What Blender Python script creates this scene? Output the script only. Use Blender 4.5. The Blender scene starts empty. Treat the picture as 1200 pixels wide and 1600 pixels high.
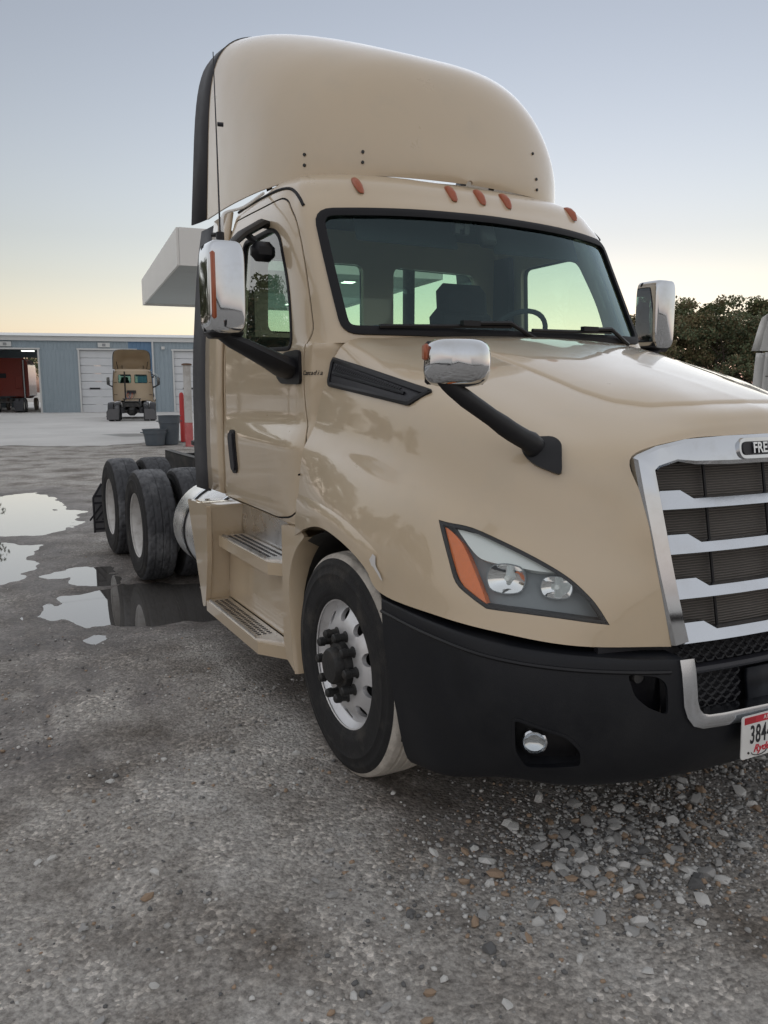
import bpy, bmesh, math, random
import numpy as np
from mathutils import Vector, Matrix
from mathutils.bvhtree import BVHTree

R_ = math.radians
random.seed(7)
SC = bpy.context.scene
COL = SC.collection

# ------------------------------------------------------------------ camera
cam_d = bpy.data.cameras.new('camera')
cam = bpy.data.objects.new('camera', cam_d); COL.objects.link(cam)
cam.location = (-2.622, -3.085, 1.724)
CAM_YAW, CAM_PITCH = 0.4981, 0.1541
cam.rotation_euler = (math.pi/2 - CAM_PITCH, 0, -CAM_YAW)
cam_d.sensor_fit = 'VERTICAL'; cam_d.sensor_height = 36.0; cam_d.sensor_width = 36.0
cam_d.lens = 36.0*1238/1600
cam_d.clip_start = 0.05; cam_d.clip_end = 3000
SC.camera = cam

# ------------------------------------------------------------------ sky and sun
SUN_EL, SUN_HEAD = -1.7, 42.0          # degrees; heading measured from +Y towards +X
W = bpy.data.worlds.new('World'); SC.world = W; W.use_nodes = True
nt = W.node_tree; nt.nodes.clear()
wo = nt.nodes.new('ShaderNodeOutputWorld'); bg = nt.nodes.new('ShaderNodeBackground')
sky = nt.nodes.new('ShaderNodeTexSky'); sky.sky_type = 'NISHITA'; sky.sun_disc = False
sky.sun_elevation = R_(SUN_EL); sky.sun_rotation = R_(SUN_HEAD)
sky.altitude = 0; sky.air_density = 1.0; sky.dust_density = 1.0; sky.ozone_density = 1.4
hsv = nt.nodes.new('ShaderNodeHueSaturation'); hsv.inputs['Saturation'].default_value = 0.52
nt.links.new(sky.outputs[0], hsv.inputs['Color']); nt.links.new(hsv.outputs[0], bg.inputs[0])
nt.links.new(bg.outputs[0], wo.inputs[0])
bg.inputs[1].default_value = 0.15
fill_sun_d = bpy.data.lights.new('fill_sun', 'SUN'); fill_sun_d.energy = 0.13; fill_sun_d.angle = R_(180); fill_sun_d.color = (1.0, .985, .96)
fill_sun = bpy.data.objects.new('fill_sun', fill_sun_d); COL.objects.link(fill_sun)
# added fill on top of the sky, to lift the shadows: one very broad, weak sun, high up and without a hard edge
SL, SH = R_(89), R_(SUN_HEAD)
sv = Vector((math.sin(SH)*math.cos(SL), math.cos(SH)*math.cos(SL), math.sin(SL)))
fill_sun.rotation_euler = sv.to_track_quat('Z', 'Y').to_euler(); fill_sun.location = sv*50
SC.view_settings.view_transform = 'Standard'; SC.view_settings.look = 'None'
SC.view_settings.exposure = 3.5; SC.view_settings.gamma = 1.0
SC.cycles.max_bounces = 8; SC.cycles.transparent_max_bounces = 24

# ------------------------------------------------------------------ materials
def mat(name, col, rough=.5, metal=0., coat=0., var=0., vscale=6., bump=0., bscale=40., rvar=0., dust=None, dscale=3., damt=0., spec=.5):
    m = bpy.data.materials.new(name); m.use_nodes = True
    N = m.node_tree.nodes; L = m.node_tree.links; b = N['Principled BSDF']
    b.inputs['Base Color'].default_value = (*col, 1); b.inputs['Roughness'].default_value = rough
    b.inputs['Metallic'].default_value = metal; b.inputs['Coat Weight'].default_value = coat
    b.inputs['Coat Roughness'].default_value = .04; b.inputs['Specular IOR Level'].default_value = spec
    tc = N.new('ShaderNodeTexCoord')
    def noise(s, d=5, r=.6):
        n = N.new('ShaderNodeTexNoise'); n.inputs['Scale'].default_value = s; n.inputs['Detail'].default_value = d
        n.inputs['Roughness'].default_value = r; L.new(tc.outputs['Object'], n.inputs['Vector']); return n
    src = None
    if var:
        n = noise(vscale); mx = N.new('ShaderNodeMix'); mx.data_type = 'RGBA'; L.new(n.outputs[0], mx.inputs['Factor'])
        mx.inputs[6].default_value = (*[c*(1-var) for c in col], 1); mx.inputs[7].default_value = (*[min(1, c*(1+var)) for c in col], 1)
        src = mx.outputs[2]
    if dust:
        n = noise(dscale, 8, .65); mr = N.new('ShaderNodeMapRange'); mr.inputs[1].default_value = .5; mr.inputs[2].default_value = .72
        mr.inputs[4].default_value = damt; L.new(n.outputs[0], mr.inputs[0])
        mx = N.new('ShaderNodeMix'); mx.data_type = 'RGBA'; L.new(mr.outputs[0], mx.inputs['Factor'])
        if src: L.new(src, mx.inputs[6])
        else: mx.inputs[6].default_value = (*col, 1)
        mx.inputs[7].default_value = (*dust, 1); src = mx.outputs[2]
    if src: L.new(src, b.inputs['Base Color'])
    if rvar:
        n = noise(4, 6); mr = N.new('ShaderNodeMapRange'); mr.inputs[1].default_value = .3; mr.inputs[2].default_value = .7
        mr.inputs[3].default_value = max(.02, rough-rvar); mr.inputs[4].default_value = rough+rvar
        L.new(n.outputs[0], mr.inputs[0]); L.new(mr.outputs[0], b.inputs['Roughness'])
    if bump:
        n = noise(bscale, 4); bp_ = N.new('ShaderNodeBump'); bp_.inputs['Strength'].default_value = bump; bp_.inputs['Distance'].default_value = .01
        L.new(n.outputs[0], bp_.inputs['Height']); L.new(bp_.outputs[0], b.inputs['Normal'])
    return m

def glass_mat(name, tint, rough=.0, ior=1.45, boost=1.0, gcol=(1, 1, 1)):
    m = bpy.data.materials.new(name); m.use_nodes = True
    N = m.node_tree.nodes; L = m.node_tree.links; N.clear()
    o = N.new('ShaderNodeOutputMaterial'); t = N.new('ShaderNodeBsdfTransparent'); t.inputs[0].default_value = (*tint, 1)
    g = N.new('ShaderNodeBsdfGlossy'); g.inputs['Roughness'].default_value = rough; g.inputs['Color'].default_value = (*gcol, 1)
    ge = N.new('ShaderNodeNewGeometry'); dt = N.new('ShaderNodeVectorMath'); dt.operation = 'DOT_PRODUCT'      # two-sided Schlick reflectance
    L.new(ge.outputs['Incoming'], dt.inputs[0]); L.new(ge.outputs['Normal'], dt.inputs[1])
    ab = N.new('ShaderNodeMath'); ab.operation = 'ABSOLUTE'; L.new(dt.outputs['Value'], ab.inputs[0])
    om = N.new('ShaderNodeMath'); om.operation = 'SUBTRACT'; om.inputs[0].default_value = 1; L.new(ab.outputs[0], om.inputs[1])
    pw = N.new('ShaderNodeMath'); pw.operation = 'POWER'; pw.inputs[1].default_value = 5; L.new(om.outputs[0], pw.inputs[0])
    f0 = ((ior-1)/(ior+1))**2; f = N.new('ShaderNodeMath'); f.operation = 'MULTIPLY_ADD'; f.inputs[1].default_value = 1-f0; f.inputs[2].default_value = f0; L.new(pw.outputs[0], f.inputs[0])
    mu = N.new('ShaderNodeMath'); mu.operation = 'MULTIPLY'; mu.inputs[1].default_value = boost; mu.use_clamp = True
    L.new(f.outputs[0], mu.inputs[0]); x = N.new('ShaderNodeMixShader')
    L.new(mu.outputs[0], x.inputs[0]); L.new(t.outputs[0], x.inputs[1]); L.new(g.outputs[0], x.inputs[2]); L.new(x.outputs[0], o.inputs[0])
    return m

def emit_mat(name, col, s):
    m = bpy.data.materials.new(name); m.use_nodes = True; b = m.node_tree.nodes['Principled BSDF']
    b.inputs['Base Color'].default_value = (*col, 1); b.inputs['Emission Color'].default_value = (*col, 1); b.inputs['Emission Strength'].default_value = s
    return m

MUD = (.12, .10, .085)
M = {}
M['tan'] = mat('tan_paint', (.54, .43, .295), .34, coat=1.0, rvar=.07, var=.03, vscale=2.5, dust=(.42, .36, .27), dscale=5, damt=.25)
M['white_paint'] = mat('white_paint', (.72, .72, .70), .35, coat=.8, rvar=.07, var=.03)
M['red_paint'] = mat('red_paint', (.30, .035, .02), .35, coat=.5, var=.15, rvar=.08)
M['black_plastic'] = mat('black_plastic', (.007, .008, .011), .5, spec=.3, var=.3, vscale=8, bump=.12, bscale=350, rvar=.1, dust=(.02, .02, .021), dscale=4, damt=.5)
M['black_trim'] = mat('black_trim', (.008, .008, .010), .42, spec=.35, rvar=.08, dust=(.04, .04, .04), damt=.3)
M['rubber'] = mat('seal_rubber', (.007, .007, .009), .6, spec=.3, var=.3)
M['flap'] = mat('rubber_flap', (.035, .036, .042), .55, var=.25, rvar=.1)
M['chrome'] = mat('chrome', (.60, .62, .645), .06, metal=1, rvar=.035, dust=(.42, .40, .37), dscale=9, damt=.35)
M['chrome_dull'] = mat('chrome_dull', (.62, .645, .68), .20, metal=1, rvar=.06, dust=(.5, .49, .48), dscale=5, damt=.35)
M['alu'] = mat('aluminium', (.78, .78, .78), .30, metal=1, rvar=.1, dust=(.30, .28, .25), dscale=7, damt=.5)
M['rim'] = mat('wheel_metal', (.70, .70, .71), .36, metal=.55, rvar=.1, var=.08, dust=(.32, .29, .26), dscale=8, damt=.5)
M['rim_white'] = mat('rear_wheel_paint', (.66, .65, .63), .5, var=.1, dust=(.30, .27, .23), dscale=8, damt=.6)
M['tyre'] = mat('tyre_rubber', (.016, .016, .017), .72, spec=.35, var=.35, vscale=14, bump=.25, bscale=120, dust=(.075, .068, .058), dscale=6, damt=.7)
M['tread_mud'] = mat('dusty_tread', (.58, .54, .48), .85, var=.35, vscale=18, bump=.5, bscale=70, dust=(.22, .195, .17), dscale=7, damt=.7)
M['tread'] = mat('tread_rubber', (.05, .052, .058), .7, var=.4, vscale=20, bump=.3, bscale=80, dust=(.22, .225, .235), dscale=3, damt=.8)
M['iron'] = mat('black_iron', (.016, .016, .016), .55, var=.4, vscale=30, bump=.3, bscale=60, dust=(.06, .05, .04), dscale=12, damt=.6)
M['frame'] = mat('chassis_steel', (.02, .02, .021), .6, var=.4, dust=(.09, .08, .065), dscale=6, damt=.7)
M['amber'] = mat('amber_lens', (.80, .17, .015), .18, coat=.6, var=.12, vscale=60)
M['amber_dark'] = mat('faded_amber_lens', (.36, .085, .03), .35, coat=.3, var=.2, vscale=30)
M['glass'] = glass_mat('windshield_glass', (.74, .88, .80), 0, 1.45, 1.5, (.70, .92, 1.0))
M['side_glass'] = glass_mat('side_glass', (.70, .84, .76), 0, 1.6, 1.6)
M['lens'] = glass_mat('headlight_lens', (.92, .94, .94), .04, 1.45, .9)
M['bezel'] = mat('headlight_bezel', (.22, .245, .26), .45, var=.15)
M['drl'] = mat('light_strip', (.80, .84, .82), .3, var=.05)
M['reflector'] = mat('lamp_reflector', (.85, .86, .87), .05, metal=1)
M['interior'] = mat('cab_interior', (.018, .027, .036), .8, var=.2)
M['seat'] = mat('seat_fabric', (.02, .022, .027), .9, var=.3, bump=.2, bscale=90)
M['radiator'] = None
M['plate'] = mat('plate_white', (.75, .75, .73), .4, var=.03, dust=(.45, .43, .4), damt=.3)
M['plate_red'] = mat('plate_red', (.55, .03, .05), .45)
M['ink'] = mat('black_ink', (.015, .015, .02), .5)
M['ink_blue'] = mat('blue_ink', (.02, .12, .35), .5)

# ------------------------------------------------------------------ mesh helpers
def link(o, parent=None):
    COL.objects.link(o)
    if parent is not None: o.parent = parent
    return o
def shade(me, ang):
    me.polygons.foreach_set('use_smooth', np.ones(len(me.polygons), bool))
    if ang < 180: me.set_sharp_from_angle(angle=R_(ang))
def mk(name, V, F, m, parent=None, ang=38, smooth=True):
    me = bpy.data.meshes.new(name); me.from_pydata([tuple(map(float, v)) for v in V], [], F); me.validate(); me.update()
    bm = bmesh.new(); bm.from_mesh(me); bmesh.ops.recalc_face_normals(bm, faces=bm.faces); bm.to_mesh(me); bm.free()
    if m is not None: me.materials.append(m)
    if smooth: shade(me, ang)
    return link(bpy.data.objects.new(name, me), parent)
def empty(name, parent=None, loc=(0, 0, 0), rz=0):
    o = bpy.data.objects.new(name, None); o.empty_display_size = .2; link(o, parent); o.location = loc; o.rotation_euler[2] = rz
    return o
def tag(o, label, cat=None, group=None, kind=None):
    if label: o['label'] = label
    if cat: o['category'] = cat
    if group: o['group'] = group
    if kind: o['kind'] = kind
    return o

class MB:
    """collects primitive shapes for ONE part"""
    def __init__(s): s.V = []; s.F = []
    def add(s, V, F):
        k = len(s.V); s.V += [tuple(v) for v in V]; s.F += [[i+k for i in f] for f in F]; return s
    def box(s, c, d, rot=None, bev=0):
        x, y, z = (q/2 for q in d); c = Vector(c)
        if bev:
            b = min(bev, x*.9, y*.9, z*.9); V = []
            for i in (-1, 1):
                for j in (-1, 1):
                    for k in (-1, 1):
                        V += [(i*x, j*(y-b), k*(z-b)), (i*(x-b), j*y, k*(z-b)), (i*(x-b), j*(y-b), k*z)]
            if rot is not None: V = [rot @ Vector(v) for v in V]
            bm = bmesh.new(); vs = [bm.verts.new(c+Vector(v)) for v in V]
            r = bmesh.ops.convex_hull(bm, input=vs); bm.verts.index_update()
            bmesh.ops.dissolve_limit(bm, angle_limit=.01, verts=bm.verts, edges=bm.edges); bm.verts.ensure_lookup_table(); bm.verts.index_update()
            s.add([v.co.copy() for v in bm.verts], [[v.index for v in f.verts] for f in bm.faces]); bm.free(); return s
        V = [Vector((i*x, j*y, k*z)) for i in (-1, 1) for j in (-1, 1) for k in (-1, 1)]
        if rot is not None: V = [rot @ v for v in V]
        return s.add([c+v for v in V], [(0, 1, 3, 2), (4, 6, 7, 5), (0, 4, 5, 1), (2, 3, 7, 6), (0, 2, 6, 4), (1, 5, 7, 3)])
    def tube(s, pts, r, n=10, cap=True, flat=1.0, up=None):
        pts = [Vector(p) for p in pts]; rr = r if hasattr(r, '__len__') else [r]*len(pts)
        V = []; F = []; N0 = None
        for i, p in enumerate(pts):
            t = ((pts[min(i+1, len(pts)-1)]-p).normalized() + (p-pts[max(i-1, 0)]).normalized()).normalized()
            if N0 is None: N0 = t.cross(Vector(up) if up else (Vector((0, 0, 1)) if abs(t.z) < .9 else Vector((1, 0, 0)))).normalized()
            N0 = (N0 - t*N0.dot(t)).normalized(); B = t.cross(N0)
            for k in range(n):
                a = 2*math.pi*k/n; V.append(p + N0*math.cos(a)*rr[i] + B*math.sin(a)*rr[i]*flat)
        for i in range(len(pts)-1):
            for k in range(n): F.append((i*n+k, i*n+(k+1) % n, (i+1)*n+(k+1) % n, (i+1)*n+k))
        if cap: F += [tuple(range(n)), tuple(range((len(pts)-1)*n, len(pts)*n))]
        return s.add(V, F)
    def cyl(s, a, b, r, n=20, r2=None): return s.tube([a, b], [r, r if r2 is None else r2], n)
    def lathe(s, prof, n=40, c=(0, 0, 0), axis='X', close=False):
        # prof: (axial, radius)
        V = []; F = []; k = len(prof); c = Vector(c)
        for i in range(n):
            a = 2*math.pi*i/n; ca, sa = math.cos(a), math.sin(a)
            for (h, r) in prof:
                V.append(c + (Vector((h, r*ca, r*sa)) if axis == 'X' else Vector((r*ca, r*sa, h)) if axis == 'Z' else Vector((r*sa, h, r*ca))))
        for i in range(n):
            for j in range(k if close else k-1):
                F.append((i*k+j, i*k+(j+1) % k, ((i+1) % n)*k+(j+1) % k, ((i+1) % n)*k+j))
        return s.add(V, F)
    def prism(s, pts, fn, h0, h1):
        n = len(pts); V = [fn(a, b, h0) for a, b in pts]+[fn(a, b, h1) for a, b in pts]
        F = [tuple(range(n))[::-1], tuple(range(n, 2*n))]+[(i, (i+1) % n, n+(i+1) % n, n+i) for i in range(n)]
        return s.add(V, F)
    def build(s, name, m, parent=None, ang=38, smooth=True): return mk(name, s.V, s.F, m, parent, ang, smooth)

def cr(P, n):
    """Catmull-Rom through the rows of P, n samples per span"""
    P = np.asarray(P, float); Q = np.concatenate([[2*P[0]-P[1]], P, [2*P[-1]-P[-2]]]); out = []
    for i in range(1, len(Q)-2):
        p0, p1, p2, p3 = Q[i-1:i+3]
        for k in range(n):
            t = k/n
            out.append(.5*((2*p1)+(-p0+p2)*t+(2*p0-5*p1+4*p2-p3)*t*t+(-p0+3*p1-3*p2+p3)*t**3))
    out.append(P[-1]); return np.array(out)
def loft(ctrl, nu, nv):
    A = np.asarray(ctrl, float)
    B = np.stack([cr(r, nu) for r in A])
    return cr(B.reshape(len(A), -1), nv).reshape(-1, B.shape[1], 3)
def grid_faces(r, c, wrap=False):
    return [(i*c+j, i*c+(j+1) % c, (i+1)*c+(j+1) % c, (i+1)*c+j) for i in range(r-1) for j in range(c if wrap else c-1)]
def apply_mods(o):
    dg = bpy.context.evaluated_depsgraph_get(); dg.update()
    me = bpy.data.meshes.new_from_object(o.evaluated_get(dg)); o.modifiers.clear(); o.data = me; return o
def solidify(o, t, off=-1):
    md = o.modifiers.new('s', 'SOLIDIFY'); md.thickness = t; md.offset = off; md.use_even_offset = False; return apply_mods(o)
def boolean(o, cut, op='DIFFERENCE', keep=False, tol=False):
    md = o.modifiers.new('b', 'BOOLEAN'); md.operation = op; md.object = cut; md.solver = 'EXACT'; md.use_self = tol; md.use_hole_tolerant = tol
    apply_mods(o)
    if not keep: bpy.data.objects.remove(cut)
    return o
def bvh(o): return BVHTree.FromPolygons([v.co.copy() for v in o.data.vertices], [list(p.vertices) for p in o.data.polygons])
class Frame:
    """a local 2-D frame (a, b) looking along -n at a surface; project() drops points onto it"""
    def __init__(s, o, n, up=(0, 0, 1)):
        s.o = Vector(o); s.n = Vector(n).normalized(); s.a = Vector(up).cross(s.n).normalized(); s.b = s.n.cross(s.a); s.t = None
    def P(s, a, b, h=0): return s.o+s.a*a+s.b*b+s.n*h
    def uv(s, p): d = Vector(p)-s.o; return (d.dot(s.a), d.dot(s.b))
    def on(s, tree): s.t = tree; return s
    def proj(s, a, b, off=0, far=3.0):
        p = s.P(a, b, far); h = s.t.ray_cast(p, -s.n)
        if h[0] is None:
            h = s.t.find_nearest(s.P(a, b, 0))
        nn = h[1] if h[1].dot(s.n) > 0 else -h[1]
        return h[0]+nn*off
def inset(pts, d):
    n = len(pts); out = []; ar = sum(pts[i][0]*pts[(i+1) % n][1]-pts[(i+1) % n][0]*pts[i][1] for i in range(n)); sg = 1 if ar > 0 else -1
    for i in range(n):
        p0, p1, p2 = (Vector(pts[(i+k) % n]).to_2d() for k in (-1, 0, 1))
        e1 = (p1-p0); e2 = (p2-p1)
        if e1.length < 1e-9 or e2.length < 1e-9: out.append(tuple(p1)); continue
        e1.normalize(); e2.normalize(); n1 = Vector((-e1.y, e1.x))*sg; n2 = Vector((-e2.y, e2.x))*sg; m = n1+n2
        m = m/max(.35, m.length_squared/2) if m.length > 1e-6 else n1
        out.append(tuple(p1+m*d))
    return out
def rpoly(pts, r, n=5):
    """polygon with rounded corners; r a number or one per corner"""
    out = []; k = len(pts)
    for i in range(k):
        rr = r[i] if hasattr(r, '__len__') else r
        p0, p1, p2 = (Vector(pts[(i+j) % k]).to_2d() for j in (-1, 0, 1))
        d1 = (p0-p1); d2 = (p2-p1); q = min(rr, d1.length*.49, d2.length*.49)
        if q < 1e-4: out.append(tuple(p1)); continue
        a = p1+d1.normalized()*q; b = p1+d2.normalized()*q
        for j in range(n+1):
            t = j/n; out.append(tuple(a*(1-t)**2+p1*2*t*(1-t)+b*t*t))
    return out
def dense(pts, step):
    out = []
    for i, p in enumerate(pts):
        q = pts[(i+1) % len(pts)]; L = math.hypot(q[0]-p[0], q[1]-p[1]); k = max(1, int(L/step))
        for j in range(k): out.append((p[0]+(q[0]-p[0])*j/k, p[1]+(q[1]-p[1])*j/k))
    return out
def patch(fr, pts, off, rings=6, back=None):
    """surface patch hugging fr's surface inside the outline; with back it becomes a closed solid"""
    n = len(pts); cx = sum(p[0] for p in pts)/n; cy = sum(p[1] for p in pts)/n
    def sheet(o):
        V = []
        for k in range(rings):
            s = 1-k/rings
            for a, b in pts: V.append(fr.proj(cx+(a-cx)*s, cy+(b-cy)*s, o))
        V.append(fr.proj(cx, cy, o)); return V
    F = grid_faces(rings, n, True)+[((rings-1)*n+i, (rings-1)*n+(i+1) % n, rings*n) for i in range(n)]
    V = sheet(off)
    if back is None: return V, F
    k = len(V); V2 = sheet(back)
    return V+V2, F+[tuple(i+k for i in f)[::-1] for f in F]+[((i+1) % n, i, k+i, k+(i+1) % n) for i in range(n)]
def frame_strip(fr, outer, inner, off, depth=.02, lift=.0):
    """raised strip between two outlines of equal length on a surface"""
    n = len(outer); mid = [((a[0]+b[0])/2, (a[1]+b[1])/2) for a, b in zip(outer, inner)]
    rows = [[fr.proj(a, b, -depth) for a, b in outer], [fr.proj(a, b, off) for a, b in outer], [fr.proj(a, b, off+lift) for a, b in mid],
            [fr.proj(a, b, off) for a, b in inner] if fr.t else [], []]
    rows[4] = [p-fr.n*(depth+off) for p in rows[3]]
    V = sum(rows, []); return V, grid_faces(5, n, True)+[(4*n+i, 4*n+(i+1) % n, (i+1) % n, i) for i in range(n)]
def mx(p): return (-p[0], p[1], p[2])
def flip_copy(o, parent, name=None):
    """mirror image of a part across the truck's centre plane, as a mesh of its own"""
    me = o.data.copy(); co = np.empty(len(me.vertices)*3); me.vertices.foreach_get('co', co); co[0::3] *= -1; me.vertices.foreach_set('co', co); me.flip_normals(); me.update()
    c = bpy.data.objects.new(name or o.name.split('.')[0], me); link(c, parent)
    for k in o.keys():
        if k in ('label', 'kind'): c[k] = o[k]
    return c
def text_mesh(name, s, size, m, parent, M4, extrude=.002, sx=1.0, spacing=1.0, shear=0, bold=0):
    cu = bpy.data.curves.new(name, 'FONT'); cu.body = s; cu.size = size; cu.extrude = extrude; cu.align_x = 'CENTER'; cu.align_y = 'CENTER'; cu.space_character = spacing; cu.shear = shear; cu.offset = bold
    t = bpy.data.objects.new(name, cu); COL.objects.link(t); dg = bpy.context.evaluated_depsgraph_get(); dg.update()
    me = bpy.data.meshes.new_from_object(t.evaluated_get(dg)); bpy.data.objects.remove(t)
    me.transform(M4 @ Matrix.Diagonal((sx, 1, 1, 1))); me.materials.clear(); me.materials.append(m)
    return link(bpy.data.objects.new(name, me), parent)

# ================================================================== the day cab tractor
T = empty('semi_truck')
tag(T, 'tan day cab semi truck tractor with chrome grille and black bumper on wet gravel', 'truck')

# ---- hood: stringers run from the cab forward to the grille edge, top centre to fender lip
HOOD = [
 [(0,.19,1.985),(0,.0,1.955),(0,-.22,1.905),(0,-.42,1.853),(0,-.62,1.80),(0,-.82,1.748),(0,-1.02,1.694),(0,-1.16,1.655),(0,-1.205,1.61),(0,-1.222,1.566)],
 [(-.26,.205,1.982),(-.26,.0,1.95),(-.26,-.22,1.90),(-.26,-.42,1.847),(-.26,-.62,1.793),(-.255,-.82,1.74),(-.25,-1.01,1.686),(-.25,-1.145,1.645),(-.25,-1.195,1.604),(-.25,-1.215,1.563)],
 [(-.5,.245,1.976),(-.5,.0,1.935),(-.5,-.22,1.88),(-.5,-.42,1.822),(-.5,-.6,1.768),(-.49,-.78,1.712),(-.47,-.95,1.66),(-.45,-1.09,1.615),(-.435,-1.17,1.582),(-.43,-1.198,1.555)],
 [(-.75,.295,1.968),(-.745,.02,1.905),(-.735,-.2,1.852),(-.73,-.4,1.795),(-.72,-.57,1.74),(-.705,-.74,1.68),(-.69,-.91,1.615),(-.67,-1.05,1.56),(-.65,-1.13,1.525),(-.64,-1.165,1.503)],
 [(-.955,.335,1.945),(-.94,.06,1.87),(-.93,-.16,1.815),(-.925,-.36,1.765),(-.915,-.53,1.71),(-.905,-.69,1.65),(-.885,-.86,1.578),(-.84,-1.02,1.51),(-.735,-1.14,1.44),(-.628,-1.2,1.38)],
 [(-1.045,.365,1.80),(-1.045,.1,1.755),(-1.045,-.13,1.715),(-1.04,-.34,1.672),(-1.03,-.52,1.62),(-1.01,-.68,1.56),(-.975,-.84,1.495),(-.91,-1.0,1.425),(-.775,-1.14,1.34),(-.614,-1.232,1.27)],
 [(-1.085,.445,1.55),(-1.09,.22,1.53),(-1.09,.0,1.50),(-1.09,-.22,1.47),(-1.085,-.43,1.435),(-1.07,-.63,1.39),(-1.03,-.83,1.335),(-.955,-1.01,1.27),(-.80,-1.165,1.2),(-.600,-1.252,1.16)],
 [(-1.142,.45,1.43),(-1.14,.24,1.42),(-1.155,.02,1.40),(-1.165,-.22,1.37),(-1.17,-.44,1.335),(-1.16,-.66,1.29),(-1.11,-.86,1.23),(-1.01,-1.05,1.16),(-.835,-1.2,1.09),(-.585,-1.27,1.06)],
 [(-1.155,.48,1.25),(-1.18,.27,1.245),(-1.205,.05,1.235),(-1.22,-.2,1.205),(-1.225,-.4,1.155),(-1.215,-.58,1.10),(-1.17,-.84,1.08),(-1.075,-1.06,1.045),(-.875,-1.215,.99),(-.57,-1.285,.965)],
 [(-1.155,.52,1.01),(-1.19,.29,1.085),(-1.215,.06,1.125),(-1.23,-.2,1.098),(-1.235,-.38,1.042),(-1.23,-.5,.955),(-1.195,-.84,.95),(-1.105,-1.07,.94),(-.90,-1.225,.905),(-.555,-1.3,.87)],
]
g = loft(HOOD, 7, 7)
g[:1, :, 0] = 0; g_half = g.copy()
full = np.concatenate([g[::-1], g[1:]*[-1, 1, 1]])      # left lip ... centre ... right lip
hood = mk('hood', full.reshape(-1, 3), grid_faces(*full.shape[:2]), M['tan'], T, 60)
hood_bvh = bvh(hood)
def orient_up(o, axis=2):
    me = o.data
    s = sum(p.normal[axis]*p.area for p in me.polygons)
    if s < 0: me.flip_normals()
    return o
orient_up(hood)
tag(hood, 'tan hood with scraped fender lip')
# rolled lip round the wheel arch
for sx in (-1, 1):
    rws = []
    for k, off in ((-7, -.001), (-6, .009), (-3, .011), (-1, .011), (-1, -.012)):
        rws.append([(sx*(-p[0]+off*(1 if i < 24 else max(0.02, (35-i)/11))), p[1], p[2]-(.004 if k == -1 and i < 30 else 0)) for i, p in enumerate(g_half[k][:36])])
    mk('arch_lip', [p for r in rws for p in r], grid_faces(len(rws), len(rws[0])), M['tan'], hood, 50)
solidify(hood, .018)
shade(hood.data, 60)

# ---- headlights
HF = Frame((-1.0, -1.02, 1.12), (-.74, -.66, .10)).on(hood_bvh)
def uvs(L): return [HF.uv(p) for p in L]
def smooth2(L, n=3):
    A = np.array(L); A = np.concatenate([A, A[:1]]); return A
hl_top = uvs([(-1.138,-.758,1.269),(-1.123,-.796,1.264),(-1.075,-.883,1.253),(-1.008,-1.011,1.208),(-.944,-1.099,1.162),(-.888,-1.162,1.115),(-.847,-1.204,1.065),(-.819,-1.226,1.024),(-.785,-1.246,.964)])
hl_bot = uvs([(-.785,-1.246,.964),(-.933,-1.189,.99),(-1.033,-1.119,1.003),(-1.117,-1.023,1.008)])
hl_rear = uvs([(-1.117,-1.023,1.008),(-1.139,-.963,1.036),(-1.154,-.895,1.073),(-1.15,-.841,1.147),(-1.138,-.758,1.269)])
HLO = [tuple(p) for c in (hl_top, hl_bot, hl_rear) for p in cr(c, 4)[:-1]]
cut = MB().prism(HLO, HF.P, .2, -.22).build('cut', None)
cut2 = flip_copy(cut, None)
boolean(hood, cut); boolean(hood, cut2)
shade(hood.data, 40)
def star(L, n=4): return [tuple(p) for p in cr(list(L)+[L[0]], n)[:-1]]
AMB = star(uvs([(-1.134,-.785,1.25),(-1.126,-.81,1.24),(-1.116,-.865,1.205),(-1.112,-.93,1.13),(-1.112,-.995,1.05),(-1.113,-1.01,1.02),(-1.133,-.962,1.044),(-1.146,-.904,1.08),(-1.144,-.85,1.15)]))
DRL = star(uvs([(-1.112,-.828,1.250),(-1.075,-.892,1.244),(-1.03,-.967,1.226),(-.969,-1.057,1.188),(-.902,-1.14,1.138),(-.961,-1.092,1.138),(-1.024,-1.032,1.149),(-1.078,-.962,1.158),(-1.100,-.912,1.180)]), 3)
L1C, L2C = HF.uv((-1.052, -1.035, 1.102)), HF.uv((-.933, -1.148, 1.082))
def bowl(c, ra, rb, h0, depth, n=28, rings=5):
    base = HF.uv(HF.proj(*c)); hs = (HF.proj(*c)-HF.o).dot(HF.n)+h0
    V = []; F = []
    for k in range(rings+1):
        s = 1-k/rings
        for i in range(n):
            a = 2*math.pi*i/n; sq = 1/max(abs(math.cos(a)), abs(math.sin(a)))**.35
            V.append(HF.P(c[0]+ra*s*sq*math.cos(a), c[1]+rb*s*sq*math.sin(a), hs-depth*(1-s*s)))
    F = grid_faces(rings+1, n, True)+[tuple(range(rings*n, rings*n+n))]
    return V, F
def ring(c, ra, rb, w, h0, th, n=28):
    hs = (HF.proj(*c)-HF.o).dot(HF.n)+h0; rows = []
    for (k, h) in ((1+w, hs-th), (1+w, hs), (1, hs), (1, hs-th)):
        rows += [HF.P(c[0]+ra*k*math.cos(2*math.pi*i/n)/max(abs(math.cos(2*math.pi*i/n)), abs(math.sin(2*math.pi*i/n)))**.35, c[1]+rb*k*math.sin(2*math.pi*i/n)/max(abs(math.cos(2*math.pi*i/n)), abs(math.sin(2*math.pi*i/n)))**.35, h) for i in range(n)]
    return rows, grid_faces(4, n, True)
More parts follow.
